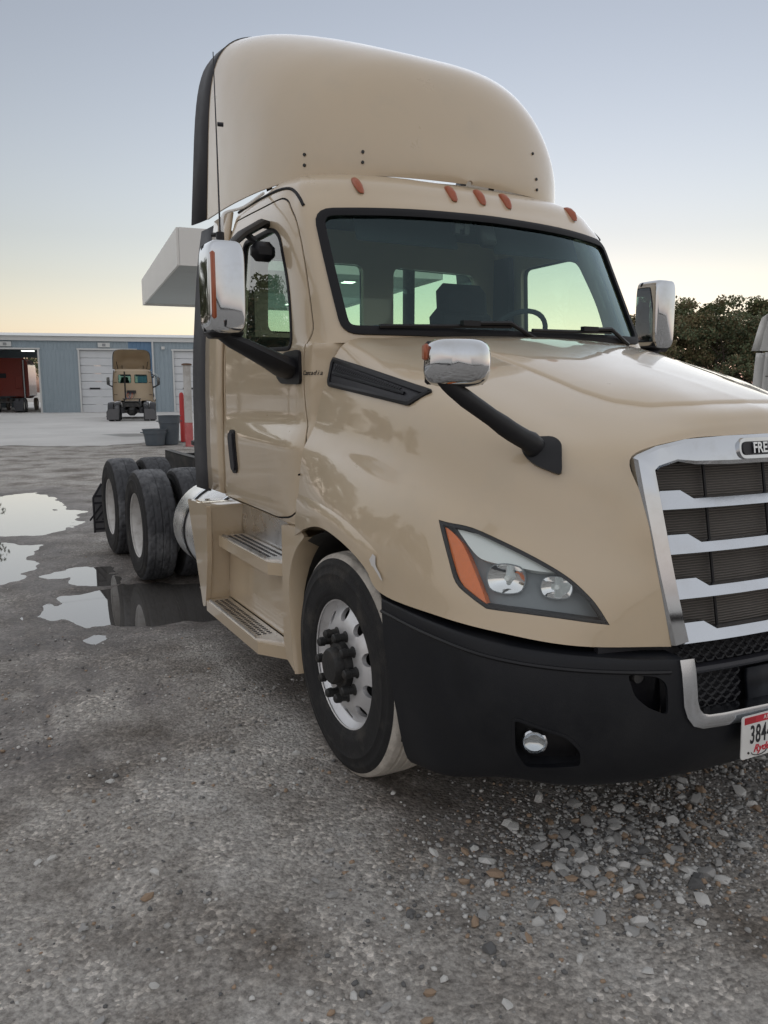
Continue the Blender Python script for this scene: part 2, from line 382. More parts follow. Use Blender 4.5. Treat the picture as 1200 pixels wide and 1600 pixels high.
for side in (0, 1):
    H = empty('headlight', T)
    P = []
    b = mk('housing', *patch(HF, inset(HLO, -.004), -.055, 7, -.10), M['bezel'], H); P.append(b)
    V, F = frame_strip(HF, inset(HLO, -.001), inset(HLO, .012), -.002, .05, .002)
    P.append(mk('rim_gasket', V, F, M['black_trim'], H))
    P.append(mk('amber_marker', *patch(HF, AMB, -.012, 4, -.05), M['amber'], H))
    P.append(mk('light_strip', *patch(HF, DRL, -.018, 4, -.05), M['drl'], H))
    for (c, ra, rb) in ((L1C, .062, .048), (L2C, .050, .036)):
        P.append(mk('reflector', *bowl(c, ra, rb, -.026, .028), M['reflector'], H))
        P.append(mk('lamp_ring', *ring(c, ra, rb, .06, -.024, .03), M['bezel'], H))
        hs = (HF.proj(*c)-HF.o).dot(HF.n)
        P.append(MB().cyl(HF.P(c[0], c[1], hs-.06), HF.P(c[0], c[1], hs-.034), .011, 12, .008).build('bulb', M['drl'], H))
    P.append(mk('lens', *patch(HF, inset(HLO, .002), .0015, 8), M['lens'], H, 180))
    if side == 1:
        for o in P:
            co = np.empty(len(o.data.vertices)*3); o.data.vertices.foreach_get('co', co); co[0::3] *= -1; o.data.vertices.foreach_set('co', co); o.data.flip_normals(); o.data.update()

# ---- hood vents
VF = Frame((-1.04, 0, 1.75), (-1, -.05, .25)).on(hood_bvh)
VO = rpoly([VF.uv(p) for p in ((-1.02,.36,1.872),(-1.058,.335,1.735),(-1.04,-.386,1.656),(-.985,-.455,1.716))][::-1], [.02, .025, .03, .03])
VO = dense(VO, .05)
VI = inset(VO, .022)
for side in (-1, 1):
    v = mk('side_vent', *frame_strip(VF, VO, VI, .010, .012, .004), M['black_trim'], hood)
    b = mk('vent_recess', *patch(VF, dense(inset(VO, .015), .03), .004, 12), M['ink'], hood)
    # inner louvre blades
    bl = []
    us = [p[0] for p in VI]; u0, u1 = min(us), max(us)
    def vv(u):
        ys = []
        for i in range(len(VI)):
            a, c = VI[i], VI[(i+1) % len(VI)]
            if (a[0]-u)*(c[0]-u) < 0: t = (u-a[0])/(c[0]-a[0]); ys.append(a[1]+t*(c[1]-a[1]))
        return (min(ys), max(ys)) if len(ys) > 1 else (0, 0)
    mb = MB(); nb = 30
    for t in (.42, .5):
        pts = []
        for k in range(22):
            u = u0+.03+(u1-u0-.14)*k/21; lo, hi = vv(u); pts.append(VF.proj(u, lo+(hi-lo)*t, .006))
        mb.tube(pts, .007 if t == .5 else .005, 6)
    bl.append(mb.build('vent_blade', M['black_plastic'], hood))
    mb = MB()
    for k in range(nb):
        u = u0+.05+(u1-u0-.20)*k/(nb-1); lo, hi = vv(u)
        mb.tube([VF.proj(u, lo+(hi-lo)*.55, .004), VF.proj(u-.02, hi-.006, .004)], .0032, 5)
        mb.tube([VF.proj(u-.02, lo+(hi-lo)*.55, .004), VF.proj(u, hi-.006, .004)], .0032, 5)
    bl.append(mb.build('vent_mesh', M['black_trim'], hood))
    if side == 1:
        for o in [v, b]+bl:
            co = np.empty(len(o.data.vertices)*3); o.data.vertices.foreach_get('co', co); co[0::3] *= -1; o.data.vertices.foreach_set('co', co); o.data.flip_normals(); o.data.update()
# raised centre panel line on the hood top and the recess above the grille
TF = Frame((0, -.5, 1.8), (0, -.25, 1), (0, 1, 0)).on(hood_bvh)
def fair(V, F): return V, F
PAN = [(-.585,.12),(-.55,-.30),(-.53,-.55),(-.515,-.76),(-.48,-.90),(-.40,-1.01),(-.25,-1.085),(0,-1.105)]
PAN = PAN+[(-x, y) for x, y in PAN[-2::-1]]+[(.3,.10),(-.3,.10)]
PANP = []
for x, y in PAN:
    h = hood_bvh.ray_cast(Vector((x, y, 3)), Vector((0, 0, -1)))[0]; PANP.append(TF.uv(h))
PANP = dense(rpoly(PANP, .03, 3), .05)
def pan_sheet(rings=9):
    n = len(PANP); cx = sum(p[0] for p in PANP)/n; cy = sum(p[1] for p in PANP)/n; V = []
    for s, off in ((1.0, -.002), (.985, .007), (.96, .0095), (.8, .011), (.6, .012), (.4, .012), (.2, .012)):
        V += [TF.proj(cx+(a-cx)*s, cy+(b-cy)*s, off) for a, b in PANP]
    V.append(TF.proj(cx, cy, .012))
    return V, grid_faces(7, n, True)+[(6*n+i, 6*n+(i+1) % n, 7*n) for i in range(n)]
pan = mk('hood_panel', *pan_sheet(), M['tan'], hood, 180)

# ---- wheel arch liner and engine bay
for sx in (-1, 1):
    mb = MB(); rows = []
    for x in (1.19, 1.10, .55):
        rows.append([(sx*(min(x, 1.10) if a < .95 else x), .60*math.cos(a), .50+.60*math.sin(a)) for a in np.linspace(-.25, math.pi+.2, 26)])
    V = [p for r in rows for p in r]; V += [(sx*.55, 0, .5)]
    k = len(V)-1
    F = grid_faces(3, 26)+[(52+i, 53+i, k) for i in range(25)]
    mk('wheel_liner', V, F, M['frame'], T, 60)
eng = MB().box((0, -.35, 1.28), (1.0, 1.0, .55)).box((0, .1, 1.45), (1.5, .5, .6)).box((0, -.62, .82), (1.0, .5, .5)).build('engine', M['frame'], T)

# ---- grille
def yG(x, z): return -1.222+(z-1.566)*.183+.165*x*x
half_o = [(0,1.566),(-.25,1.563),(-.43,1.555),(-.55,1.534),(-.625,1.508),(-.640,1.497),(-.628,1.38),(-.614,1.27),(-.600,1.16),(-.585,1.06),(-.57,.965),(-.557,.875)]
half_i = [(0,1.466),(-.25,1.466),(-.40,1.470),(-.47,1.482),(-.545,1.464),(-.562,1.45),(-.551,1.36),(-.540,1.26),(-.528,1.15),(-.516,1.05),(-.503,.96),(-.491,.888)]
def G(p, off): return Vector((p[0], yG(*p)-off, p[1]))
G_ = empty('grille', T)
rows = []
ho = half_o+[]; hi = half_i+[]
fo = [(-x, z) for x, z in ho[::-1]]+ho[1:]; fi = [(-x, z) for x, z in hi[::-1]]+hi[1:]
fo = [tuple(p) for p in np.array(fo)]; fi = [tuple(p) for p in np.array(fi)]
def mid(a, b, t): return [(p[0]*(1-t)+q[0]*t, p[1]*(1-t)+q[1]*t) for p, q in zip(a, b)]
prof = [(fo, -.03), (fo, .006), (mid(fo, fi, .12), .016), (mid(fo, fi, .85), .02), (fi, .010), (fi, -.06)]
V = [G(p, off) for L, off in prof for p in L]
mk('grille_surround', V, grid_faces(len(prof), len(fo)), M['chrome'], G_, 35)
for zc in (1.352, 1.203, 1.053, .905):
    t = (zc-.875)/(1.497-.875); xe = -(.503+(.574-.503)*t)-.02
    secs = []
    for x, th in ((xe, .058), (xe+.135, .058), (xe+.185, .028), (-.25, .028), (-.12, .028), (0, .028)): secs.append((x, th))
    secs = secs+[(-x, th) for x, th in secs[-2::-1]]
    V = []
    for x, th in secs:
        zb = zc-.029; zt = zb+th
        y0 = yG(x, zb)
        V += [(x, y0-.010, zb), (x, y0+.012+.35*th, zt), (x, y0+.05, zt+.002), (x, y0+.05, zb-.004)]
    F = []
    for i in range(len(secs)-1):
        for j in range(4): F.append((i*4+j, i*4+(j+1) % 4, i*4+4+(j+1) % 4, i*4+4+j))
    F += [(0, 1, 2, 3), tuple(range(len(V)-4, len(V)))]
    mk('grille_slat', V, F, M['chrome_dull'], G_, 25)
m = bpy.data.materials.new('radiator_screen'); m.use_nodes = True
N_ = m.node_tree.nodes; L_ = m.node_tree.links; b_ = N_['Principled BSDF']; tc = N_.new('ShaderNodeTexCoord')
wv = N_.new('ShaderNodeTexWave'); wv.bands_direction = 'Z'; wv.inputs['Scale'].default_value = 34; wv.inputs['Distortion'].default_value = 1.2; wv.inputs['Detail'].default_value = 2
L_.new(tc.outputs['Object'], wv.inputs[0]); nz = N_.new('ShaderNodeTexNoise'); nz.inputs['Scale'].default_value = 5; nz.inputs['Detail'].default_value = 6; L_.new(tc.outputs['Object'], nz.inputs[0])
rp = N_.new('ShaderNodeValToRGB'); rp.color_ramp.elements[0].color = (.035, .032, .03, 1); rp.color_ramp.elements[1].color = (.17, .15, .13, 1)
mm = N_.new('ShaderNodeMath'); mm.operation = 'MULTIPLY'; L_.new(wv.outputs['Fac'], mm.inputs[0]); L_.new(nz.outputs[0], mm.inputs[1]); ma = N_.new('ShaderNodeMath'); ma.operation = 'MULTIPLY_ADD'
ma.inputs[1].default_value = 1.2; ma.inputs[2].default_value = .12; L_.new(mm.outputs[0], ma.inputs[0]); L_.new(ma.outputs[0], rp.inputs[0]); L_.new(rp.outputs[0], b_.inputs['Base Color'])
bu = N_.new('ShaderNodeBump'); bu.inputs['Strength'].default_value = .6; bu.inputs['Distance'].default_value = .004; L_.new(wv.outputs['Fac'], bu.inputs['Height']); L_.new(bu.outputs[0], b_.inputs['Normal'])
b_.inputs['Roughness'].default_value = .55; M['radiator'] = m
xs_ = np.linspace(-.6, .6, 13); zs_ = np.linspace(.86, 1.52, 8)
V = [(x, yG(x, z)+.075, z) for z in zs_ for x in xs_]
mk('radiator_screen', V, grid_faces(8, 13), M['radiator'], G_, 180)
for xb in (-.30, .0, .30):
    mb = MB(); mb.tube([(xb, yG(xb, z)+.055, z) for z in zs_], .006, 6); mb.build('grille_bar', M['black_trim'], G_)
EO = rpoly([(-.212,1.555),(-.212,1.483),(.212,1.483),(.212,1.555)], .035, 6); EO = dense(EO, .04)
def strip_plaque(outl, off0, off1, name, m, par, rings=3):
    n = len(outl); V = []
    for s, off in ((1, off0), (1, off1), (.5, off1)): V += [G((x*s, 1.52+(z-1.52)*s), off) for x, z in outl]
    V.append(G((0, 1.52), off1)); return mk(name, V, grid_faces(3, n, True)+[(2*n+i, 2*n+(i+1) % n, 3*n) for i in range(n)], m, par)
strip_plaque(EO, .0, .026, 'emblem_rim', M['chrome'], G_)
strip_plaque(inset(EO, .013), .02, .030, 'emblem_plate', M['ink'], G_)
text_mesh('emblem_lettering', 'FREIGHTLINER', .052, M['chrome_dull'], G_, Matrix.Translation((0, yG(0, 1.52)-.031, 1.519)) @ Matrix.Rotation(R_(80), 4, 'X'), .002, .93, 1.0, bold=.0012)

# ---- bumper
BUMP = [
 [(-1.15,-.50,.935),(-1.13,-.80,.93),(-1.05,-1.02,.915),(-.86,-1.17,.885),(-.58,-1.26,.85),(-.3,-1.3,.845),(0,-1.31,.845)],
 [(-1.205,-.485,.930),(-1.185,-.80,.925),(-1.112,-1.05,.912),(-.915,-1.215,.882),(-.595,-1.325,.845),(-.3,-1.365,.84),(0,-1.375,.84)],
 [(-1.222,-.49,.905),(-1.207,-.80,.897),(-1.135,-1.07,.885),(-.935,-1.242,.86),(-.605,-1.345,.825),(-.3,-1.385,.82),(0,-1.395,.82)],
 [(-1.228,-.53,.74),(-1.215,-.82,.735),(-1.150,-1.10,.72),(-.95,-1.27,.70),(-.615,-1.365,.68),(-.3,-1.405,.67),(0,-1.415,.67)],
 [(-1.215,-.58,.55),(-1.2,-.84,.55),(-1.125,-1.105,.55),(-.925,-1.27,.53),(-.6,-1.36,.52),(-.3,-1.395,.51),(0,-1.405,.51)],
 [(-1.185,-.63,.33),(-1.165,-.86,.37),(-1.07,-1.08,.43),(-.88,-1.215,.415),(-.58,-1.29,.40),(-.3,-1.32,.395),(0,-1.33,.395)],
 [(-1.10,-.64,.31),(-1.08,-.85,.35),(-.98,-1.0,.41),(-.82,-1.1,.395),(-.55,-1.17,.38),(-.3,-1.2,.375),(0,-1.2,.375)],
]
g = loft(BUMP, 7, 5)
full = np.concatenate([g, (g[:, ::-1]*[-1, 1, 1])[:, 1:]], axis=1)
bumper = mk('bumper', full.reshape(-1, 3), grid_faces(*full.shape[:2]), M['black_plastic'], T, 45)
if sum(p.normal.y*p.area for p in bumper.data.polygons) > 0: bumper.data.flip_normals()
bump_bvh = bvh(bumper)
lipline = [tuple(p) for p in full[11] if abs(p[0]) > .575]
for sgn in (-1, 1):
    MB().tube([(p[0], p[1], p[2]+.002) for p in lipline if p[0]*sgn > 0], .0075, 6).build('bumper_lip', M['black_trim'], bumper)
solidify(bumper, .008)
op = rpoly([(-.55,.61),(.55,.61),(.55,1.1),(-.55,1.1)], [.07, .07, .01, .01], 6)
FY = Frame((0, -1.4, .7), (0, -1, 0)).on(bump_bvh)          # a -> +x
def fx(p): return (p[0], p[1]-.7)
boolean(bumper, MB().prism([fx(p) for p in op], FY.P, .3, -.4).build('cut', None), tol=True)
FOGF = Frame((-1.01, -1.19, .585), (-.62, -.78, .02)).on(bump_bvh)
FOG = rpoly([FOGF.uv(p) for p in ((-1.085,-1.14,.678),(-.955,-1.25,.625),(-.915,-1.275,.575),(-.905,-1.27,.515),(-1.04,-1.15,.50),(-1.07,-1.13,.56))], .02, 3)
TOW = rpoly([(-.765,.815),(-.655,.795),(-.625,.77),(-.625,.665),(-.70,.70),(-.745,.74)], .02, 3)
for sx in (1, -1):
    c = MB().prism(FOG, FOGF.P, .15, -.07).build('cut', None)
    c2 = MB().prism([(sx*x, z-.7) for x, z in TOW], FY.P, .3, -.4).build('cut', None)
    if sx == -1: c3 = flip_copy(c, None); bpy.data.objects.remove(c); c = c3
    boolean(bumper, c, tol=True); boolean(bumper, c2, tol=True)
shade(bumper.data, 35)
for sx in (1, -1):
    parts = []
    FL = empty('fog_light', T)
    fd = dense(FOG, .03)
    parts.append(mk('pocket', *patch(FOGF, inset(fd, -.006), -.055, 4, -.07), M['black_trim'], FL))
    parts.append(mk('pocket_rim', *frame_strip(FOGF, inset(fd, -.006), inset(fd, .004), .003, .06, .001), M['black_plastic'], FL))
    lc = FOGF.uv((-1.025, -1.175, .592)); hs = (FOGF.proj(*lc)-FOGF.o).dot(FOGF.n)
    parts.append(MB().add(*[(lambda n, rr: ([FOGF.P(lc[0]+.036*r*math.cos(2*math.pi*i/n), lc[1]+.036*r*math.sin(2*math.pi*i/n), hs-.05+h) for r, h in rr for i in range(n)], grid_faces(len(rr), n, True)+[tuple(range((len(rr)-1)*n, len(rr)*n))]))(20, [(1.15, 0), (1.15, .03), (1, .034), (.95, .022), (.6, .012), (.25, .008)])][0]).build('lamp', M['chrome'], FL))
    parts.append(MB().add(*[(lambda n, rr: ([FOGF.P(lc[0]+.036*r*math.cos(2*math.pi*i/n), lc[1]+.036*r*math.sin(2*math.pi*i/n), hs-.05+h) for r, h in rr for i in range(n)], grid_faces(len(rr), n, True)+[tuple(range((len(rr)-1)*n, len(rr)*n))]))(20, [(1, .031), (.7, .037), (.3, .040)])][0]).build('lens', M['lens'], FL))
    tp = MB().box((-.68, -1.235, .74), (.30, .02, .34)).build('tow_recess', M['ink'], bumper)
    hk = MB().cyl((-.72, -1.32, .80), (-.72, -1.20, .80), .022, 12).build('tow_pin', M['frame'], bumper)
    if sx == -1:
        for o in parts+[tp, hk]:
            co = np.empty(len(o.data.vertices)*3); o.data.vertices.foreach_get('co', co); co[0::3] *= -1; o.data.vertices.foreach_set('co', co); o.data.flip_normals(); o.data.update()
# chrome surround of the lower opening
U = [(-.572,.838),(-.572,.80),(-.572,.74),(-.570,.69),(-.556,.65),(-.53,.618),(-.49,.604),(-.40,.60),(-.2,.597),(0,.597)]
Ui = [(-.515,.838),(-.515,.80),(-.515,.74),(-.514,.70),(-.505,.672),(-.49,.655),(-.465,.648),(-.40,.645),(-.2,.642),(0,.642)]
U += [(-x, z) for x, z in U[-2::-1]]; Ui += [(-x, z) for x, z in Ui[-2::-1]]
rowsU = [[FY.proj(*fx(p), -.03) for p in U], [FY.proj(*fx(p), .010) for p in U], [FY.proj(*fx(((p[0]+q[0])/2, (p[1]+q[1])/2)), .016) for p, q in zip(U, Ui)], [FY.proj(*fx(q), .008) for q in Ui], [FY.proj(*fx(q), -.06) for q in Ui]]
mk('bumper_chrome_trim', sum(rowsU, []), grid_faces(5, len(U)), M['chrome_dull'], bumper, 50)
def honeycomb(x0, x1, z0, z1, y0, w, h, name, parent, bound=None):
    mb = MB(); seen = set(); r = 0; z = z0
    while z < z1:
        x = x0+(w*.5 if r % 2 else 0)
        while x < x1:
            hexp = [(x-w/2, z), (x-w/4, z+h/2), (x+w/4, z+h/2), (x+w/2, z), (x+w/4, z-h/2), (x-w/4, z-h/2)]
            for i in range(6):
                a, b = hexp[i], hexp[(i+1) % 6]; key = (round(a[0]+b[0], 3), round(a[1]+b[1], 3))
                if key in seen or max(a[0], b[0]) > x1 or min(a[0], b[0]) < x0-.02: continue
                seen.add(key)
                mb.tube([(a[0], y0(a[0], a[1]), a[1]), (b[0], y0(b[0], b[1]), b[1])], .0042, 4, False, 1.0)
            x += w*1.5 if False else w
        z += h*.5 if False else h*.75; r += 1
    return mb.build(name, M['black_trim'], parent, smooth=False)
yl = lambda x, z: -1.33+.16*x*x+(z-.75)*.12
honeycomb(-.5, .5, .805, .87, yl, .045, .026, 'upper_mesh', bumper)
honeycomb(-.5, -.22, .645, .745, yl, .045, .026, 'lower_mesh', bumper)
honeycomb(.22, .5, .645, .745, yl, .045, .026, 'lower_mesh', bumper)
V = [(x, yl(x, z)+.03, z) for z in (.58, .72, .90) for x in np.linspace(-.55, .55, 9)]
mk('opening_back', V, grid_faces(3, 9), M['ink'], bumper)
V = [(x, yl(x, z)-.015, z) for z in (.64, .70, .75) for x in np.linspace(-.215, .215, 7)]
sb = mk('sensor_cover', V, grid_faces(3, 7), M['black_plastic'], bumper); solidify(sb, .02, 0)
mb = MB(); mb.tube([(x, yl(x, .78)-.012, .775) for x in np.linspace(-.53, .53, 11)], .022, 8, True, .7); mb.build('opening_bar', M['ink'], bumper)
# licence plate
PL = empty('license_plate', T)
px0, px1, pz0, pz1 = -.345, -.040, .474, .626
pc = Vector(((px0+px1)/2, 0, (pz0+pz1)/2)); hA = FY.proj(px0, pc.z-.7); hB = FY.proj(px1, pc.z-.7)
ang = math.atan2(hB.y-hA.y, hB.x-hA.x); yp = min((hA.y+hB.y)/2, FY.proj(pc.x, pc.z-.7).y)-.034
PM = Matrix.Translation((pc.x, yp, pc.z)) @ Matrix.Rotation(ang, 4, 'Z') @ Matrix.Rotation(R_(88), 4, 'X')
def flat(name, outl, m, d0, d1):
    mb = MB(); mb.prism(outl, lambda a, b, h: PM @ Vector((a, b, h)), d0, d1); return mb.build(name, m, PL, 30)
flat('plate', rpoly([(-.1525,-.076),(.1525,-.076),(.1525,.076),(-.1525,.076)], .012, 4), M['plate'], -.004, 0)
flat('plate_band', [(-.141,.047),(.141,.047),(.141,.071),(-.141,.071)], M['plate_red'], 0, .0012)
flat('plate_sticker', [(-.139,.049),(-.088,.049),(-.088,.069),(-.139,.069)], mat('sticker', (.42, .02, .03), .5), .0012, .002)
text_mesh('band_lettering', 'APPORTIONED', .021, M['plate'], PL, PM @ Matrix.Translation((.03, .0595, .0012)), .0006, 1.0, 1.15)
text_mesh('plate_number', '3844', .090, M['ink'], PL, PM @ Matrix.Translation((-.058, .003, .0006)), .0008, .56, 1.12, bold=.0012)
text_mesh('plate_script', 'Ryder', .036, M['plate_red'], PL, PM @ Matrix.Translation((-.045, -.047, .0006)), .0006, 1.1, 1.0, shear=.35, bold=.001)
mb = MB(); mb.tube([PM @ Vector((-.105+.012*math.cos(a)*3.2+.04, -.055-.016*math.sin(a), .001)) for a in np.linspace(.2, 3.0, 12)], .0016, 5); mb.build('plate_swoosh', M['ink'], PL)
for a in (-.12, .12):
    for b in (-.066, .066 if False else -.066):
        pass
mb = MB(); mb.cyl(PM @ Vector((-.118, -.056, 0)), PM @ Vector((-.118, -.056, .003)), .004, 10); mb.build('plate_bolt', M['frame'], PL)

# ---- cab shell: horizontal rings
def sstep(a, b, t): t = min(1, max(0, (t-a)/(b-a))); return t*t*(3-2*t)
YR = 1.86
def xs(z): return float(np.interp(z, [1.0, 1.3, 1.5, 1.75, 1.9, 2.0, 2.3, 2.6, 2.75], [1.095, 1.103, 1.10, 1.098, 1.092, 1.087, 1.063, 1.037, 1.0]))
def ringlow(z):
    X = xs(z); f = .050*(1-sstep(1.445, 1.57, z))
    return [(0,.36,z),(-.45,.36,z),(-.8,.36,z),(-.985,.375,z),(-1.055-f*.6,.43,z),(-X-f,.56,z),(-X-f*.75,1.1,z),(-X-f*.35,1.74,z),(-X+.012,1.835,z),(-1.0,YR,z),(0,YR,z)]
def lerp3(a, b, t): return [tuple(p*(1-t)+q*t for p, q in zip(u, v)) for u, v in zip(a, b)]
WLO = [(0,.20,1.955),(-.45,.228,1.955),(-.8,.30,1.955),(-.978,.37,1.955),(-1.045,.47,1.955),(-1.088,.62,1.955),(-1.089,1.1,1.955),(-1.088,1.74,1.955),(-1.075,1.835,1.955),(-.99,YR,1.955),(0,YR,1.955)]
WHI = [(0,.525,2.615),(-.45,.557,2.615),(-.78,.637,2.615),(-.975,.735,2.615),(-1.013,.83,2.615),(-1.034,.96,2.615),(-1.036,1.25,2.615),(-1.034,1.74,2.615),(-1.02,1.835,2.615),(-.93,YR,2.615),(0,YR,2.615)]
def up(z, yf, y1, c2, c3, c4, X, yr): return [(0,yf,z),(-.42,y1,z),(*c2,z),(*c3,z),(*c4,z),(-X,c4[1]+.13,z),(-X,1.30,z),(-X+.002,min(1.74,yr-.12),z),(-X+.02,yr-.025,z),(-X*.88,yr,z),(0,yr,z)]
rings = [ringlow(z) for z in (1.03, 1.06, 1.2, 1.36, 1.445, 1.51, 1.57, 1.72, 1.88, 1.935)]
rings[0] = [(p[0]*.97, p[1]+(.02 if p[1] < 1 else -.02), p[2]) for p in rings[0]]
rings += [lerp3(WLO, WHI, t) for t in (0, .25, .5, .75, 1)]
rings += [up(2.70, .60, .625, (-.76,.69), (-.955,.80), (-.99,.89), 1.016, YR), up(2.775, .665, .69, (-.75,.755), (-.925,.86), (-.965,.95), .990, YR),
          up(2.835, .76, .785, (-.70,.845), (-.865,.95), (-.905,1.03), .94, 1.845), up(2.872, .92, .95, (-.6,1.0), (-.74,1.09), (-.79,1.16), .84, 1.80), up(2.888, 1.12, 1.14, (-.4,1.17), (-.48,1.2), (-.52,1.24), .56, 1.70)]
def shell(g):
    f = np.concatenate([g, (g[:, ::-1]*[-1, 1, 1])[:, 1:-1]], axis=1); r, c = f.shape[:2]
    return f.reshape(-1, 3), grid_faces(r, c, True)+[tuple(range(c))[::-1], tuple(range((r-1)*c, r*c))]
g = loft(rings, 5, 3)
Vo, Fo = shell(g)
tmp = mk('tmp', Vo, Fo, None); cab_bvh = bvh(tmp); bpy.data.objects.remove(tmp)
gi = loft(rings[1:-2], 5, 3).copy()                       # inner skin, 4-5 cm inside the outer one
gi[..., 0] *= .955; gi[..., 1] = 1.12+(gi[..., 1]-1.12)*.935; gi[..., 2] = 1.95+(gi[..., 2]-1.95)*.975
Vi, Fi = shell(gi)
cab = mk('cab', Vo, Fo, M['tan'], T, 50)
inner = mk('cut', Vi, Fi, M['interior'], None, 50)
boolean(cab, inner)
# windshield opening
WF = Frame((0, .45, 2.29), (0, -1, .0)).on(cab_bvh)
WSO = rpoly([(-.962,1.982),(0,1.972),(.962,1.982),(.962,2.30),(.955,2.604),(.45,2.622),(0,2.63),(-.45,2.622),(-.955,2.604),(-.962,2.30)], [.07,.3,.07,.3,.085,.3,.3,.3,.085,.3], 5)
WSO = dense([(x, z-2.29) for x, z in WSO], .05)
boolean(cab, MB().prism(inset(WSO, .022), WF.P, .9, -.55).build('cut', None))
# rear windows
for sx in (-1, 1):
    q = rpoly([(sx*.115,2.08),(sx*.80,2.08),(sx*.79,2.535),(sx*.115,2.545)], .06, 4)
    boolean(cab, MB().prism(q, lambda a, b, h: Vector((a, h, b)), 1.55, 2.2).build('cut', None))
# doors
DFr = {}
def side_frame(sx): return Frame((sx*1.1, 0, 0), (sx, 0, 0)).on(cab_bvh)      # a -> -sx*y ... b -> z
DO = rpoly([(.511,1.992),(.545,1.90),(.54,1.75),(.52,1.60),(.462,1.46),(.448,1.25),(.472,1.155),(.60,1.085),(.80,1.055),(1.79,1.05),(1.80,2.69),(1.77,2.73),(1.40,2.722),(.98,2.71),(.91,2.68),(.80,2.575),(.712,2.42),(.596,2.181)], [.05,.05,.05,.05,.05,.05,.04,.05,.05,.03,.03,.03,.05,.04,.05,.05,.08,.08], 3)
WO = rpoly([(.69,1.925),(1.52,1.945),(1.56,2.03),(1.54,2.56),(1.08,2.565),(.965,2.525),(.775,2.22)], [.07,.05,.06,.06,.05,.08,.3], 5)
doors = []
for sx in (-1, 1):
    FR = side_frame(sx); cv = lambda L: [FR.uv((0, y, z)) for y, z in L]
    me = cab.data.copy(); d = bpy.data.objects.new('door', me); link(d, T)
    c = MB().prism(inset(cv(DO), .005), FR.P, .35, -.30).build('cut', None); boolean(d, c, 'INTERSECT', tol=True)
    c = MB().prism(inset(cv(DO), -.005), FR.P, .35, -.30).build('cut', None); boolean(cab, c, tol=True)
    c = MB().prism(cv(WO), FR.P, .35, -.40).build('cut', None); boolean(d, c, tol=True)
    shade(d.data, 40); doors.append(d)
    wo_ = dense(cv(WO), .05)
    mk('window_seal', *frame_strip(FR, inset(wo_, -.012), inset(wo_, .010), .004, .02, .003), M['rubber'], d)
    mk('window_glass', *patch(FR, inset(wo_, .002), -.012, 5), M['side_glass'], d, 180)
    # dark gasket line in the shut gap
    dd = dense(cv(DO), .06)
    mk('door_gasket', *frame_strip(FR, inset(dd, -.0049), inset(dd, .0049), -.006, .02), M['rubber'], d)
    # handle: recessed black bar
    ho = rpoly([(1.485,1.225),(1.60,1.215),(1.665,1.47),(1.54,1.485)], .05, 5)
    hd = dense(cv(ho), .03)
    mk('door_handle', *patch(FR, hd, .010, 4, -.01), M['black_trim'], d)
    mk('handle_pull', *patch(FR, inset(hd, .018), .020, 3, .004), M['ink'], d)
shade(cab.data, 40)
mk('windshield_seal', *frame_strip(WF, inset(WSO, -.004), inset(WSO, .036), .010, .02, .006), M['rubber'], cab)
mk('windshield', *patch(WF, inset(WSO, .012), -.004, 9), M['glass'], cab, 180)
for sx in (-1, 1):
    q = [(x, z) for x, z in rpoly([(sx*.105,2.07),(sx*.81,2.07),(sx*.80,2.545),(sx*.105,2.555)], .06, 4)]
    mb = MB(); mb.prism(q, lambda a, b, h: Vector((a, h, b)), YR-.030, YR-.026); mb.build('rear_window', M['glass'], cab, smooth=False)
    mb = MB(); mb.tube([(a, YR, b) for a, b in q]+[(q[0][0], YR, q[0][1])], .014, 6); mb.build('rear_window_seal', M['rubber'], cab)
# roof drip line above the door
for sx in (-1, 1):
    FR = side_frame(sx)
    pts = [(.762,2.632),(.813,2.677),(.897,2.729),(.993,2.761),(1.25,2.782),(1.5,2.79),(1.8,2.79)]
    pts = cr(pts, 4); mb = MB(); mb.tube([FR.proj(*FR.uv((0, y, z)), .001) for y, z in pts], .0085, 6); mb.build('drip_rail', M['rubber'], cab)
# cowl script
SFm = side_frame(-1); hp = SFm.proj(*SFm.uv((0, .415, 1.80)))
# marker lights
for i, x in enumerate((-.7075, -.18, 0, .18, .7075)):
    z0 = 2.752 if abs(x) > .5 else 2.757
    h = cab_bvh.ray_cast(Vector((x, -1, z0)), Vector((0, 1, 0))); p, n = h[0], h[1]
    t = Vector((0, n.z, -n.y)).normalized()*-1; t = t if t.z > 0 else -t
    V = []; sec = 12
    for k, (s, wd, ht) in enumerate(((-.068, .010, .004), (-.055, .018, .018), (-.02, .023, .030), (.02, .023, .028), (.05, .019, .018), (.068, .010, .004))):
        for j in range(sec):
            a = math.pi*j/(sec-1); V.append(p+t*s+Vector((1, 0, 0))*wd*math.cos(a)+n*(ht*math.sin(a)-.003))
    Fm = grid_faces(6, sec)+[tuple(range(sec)), tuple(range(5*sec, 6*sec))]
    mk('marker_light', V, Fm, M['amber_dark'], cab)

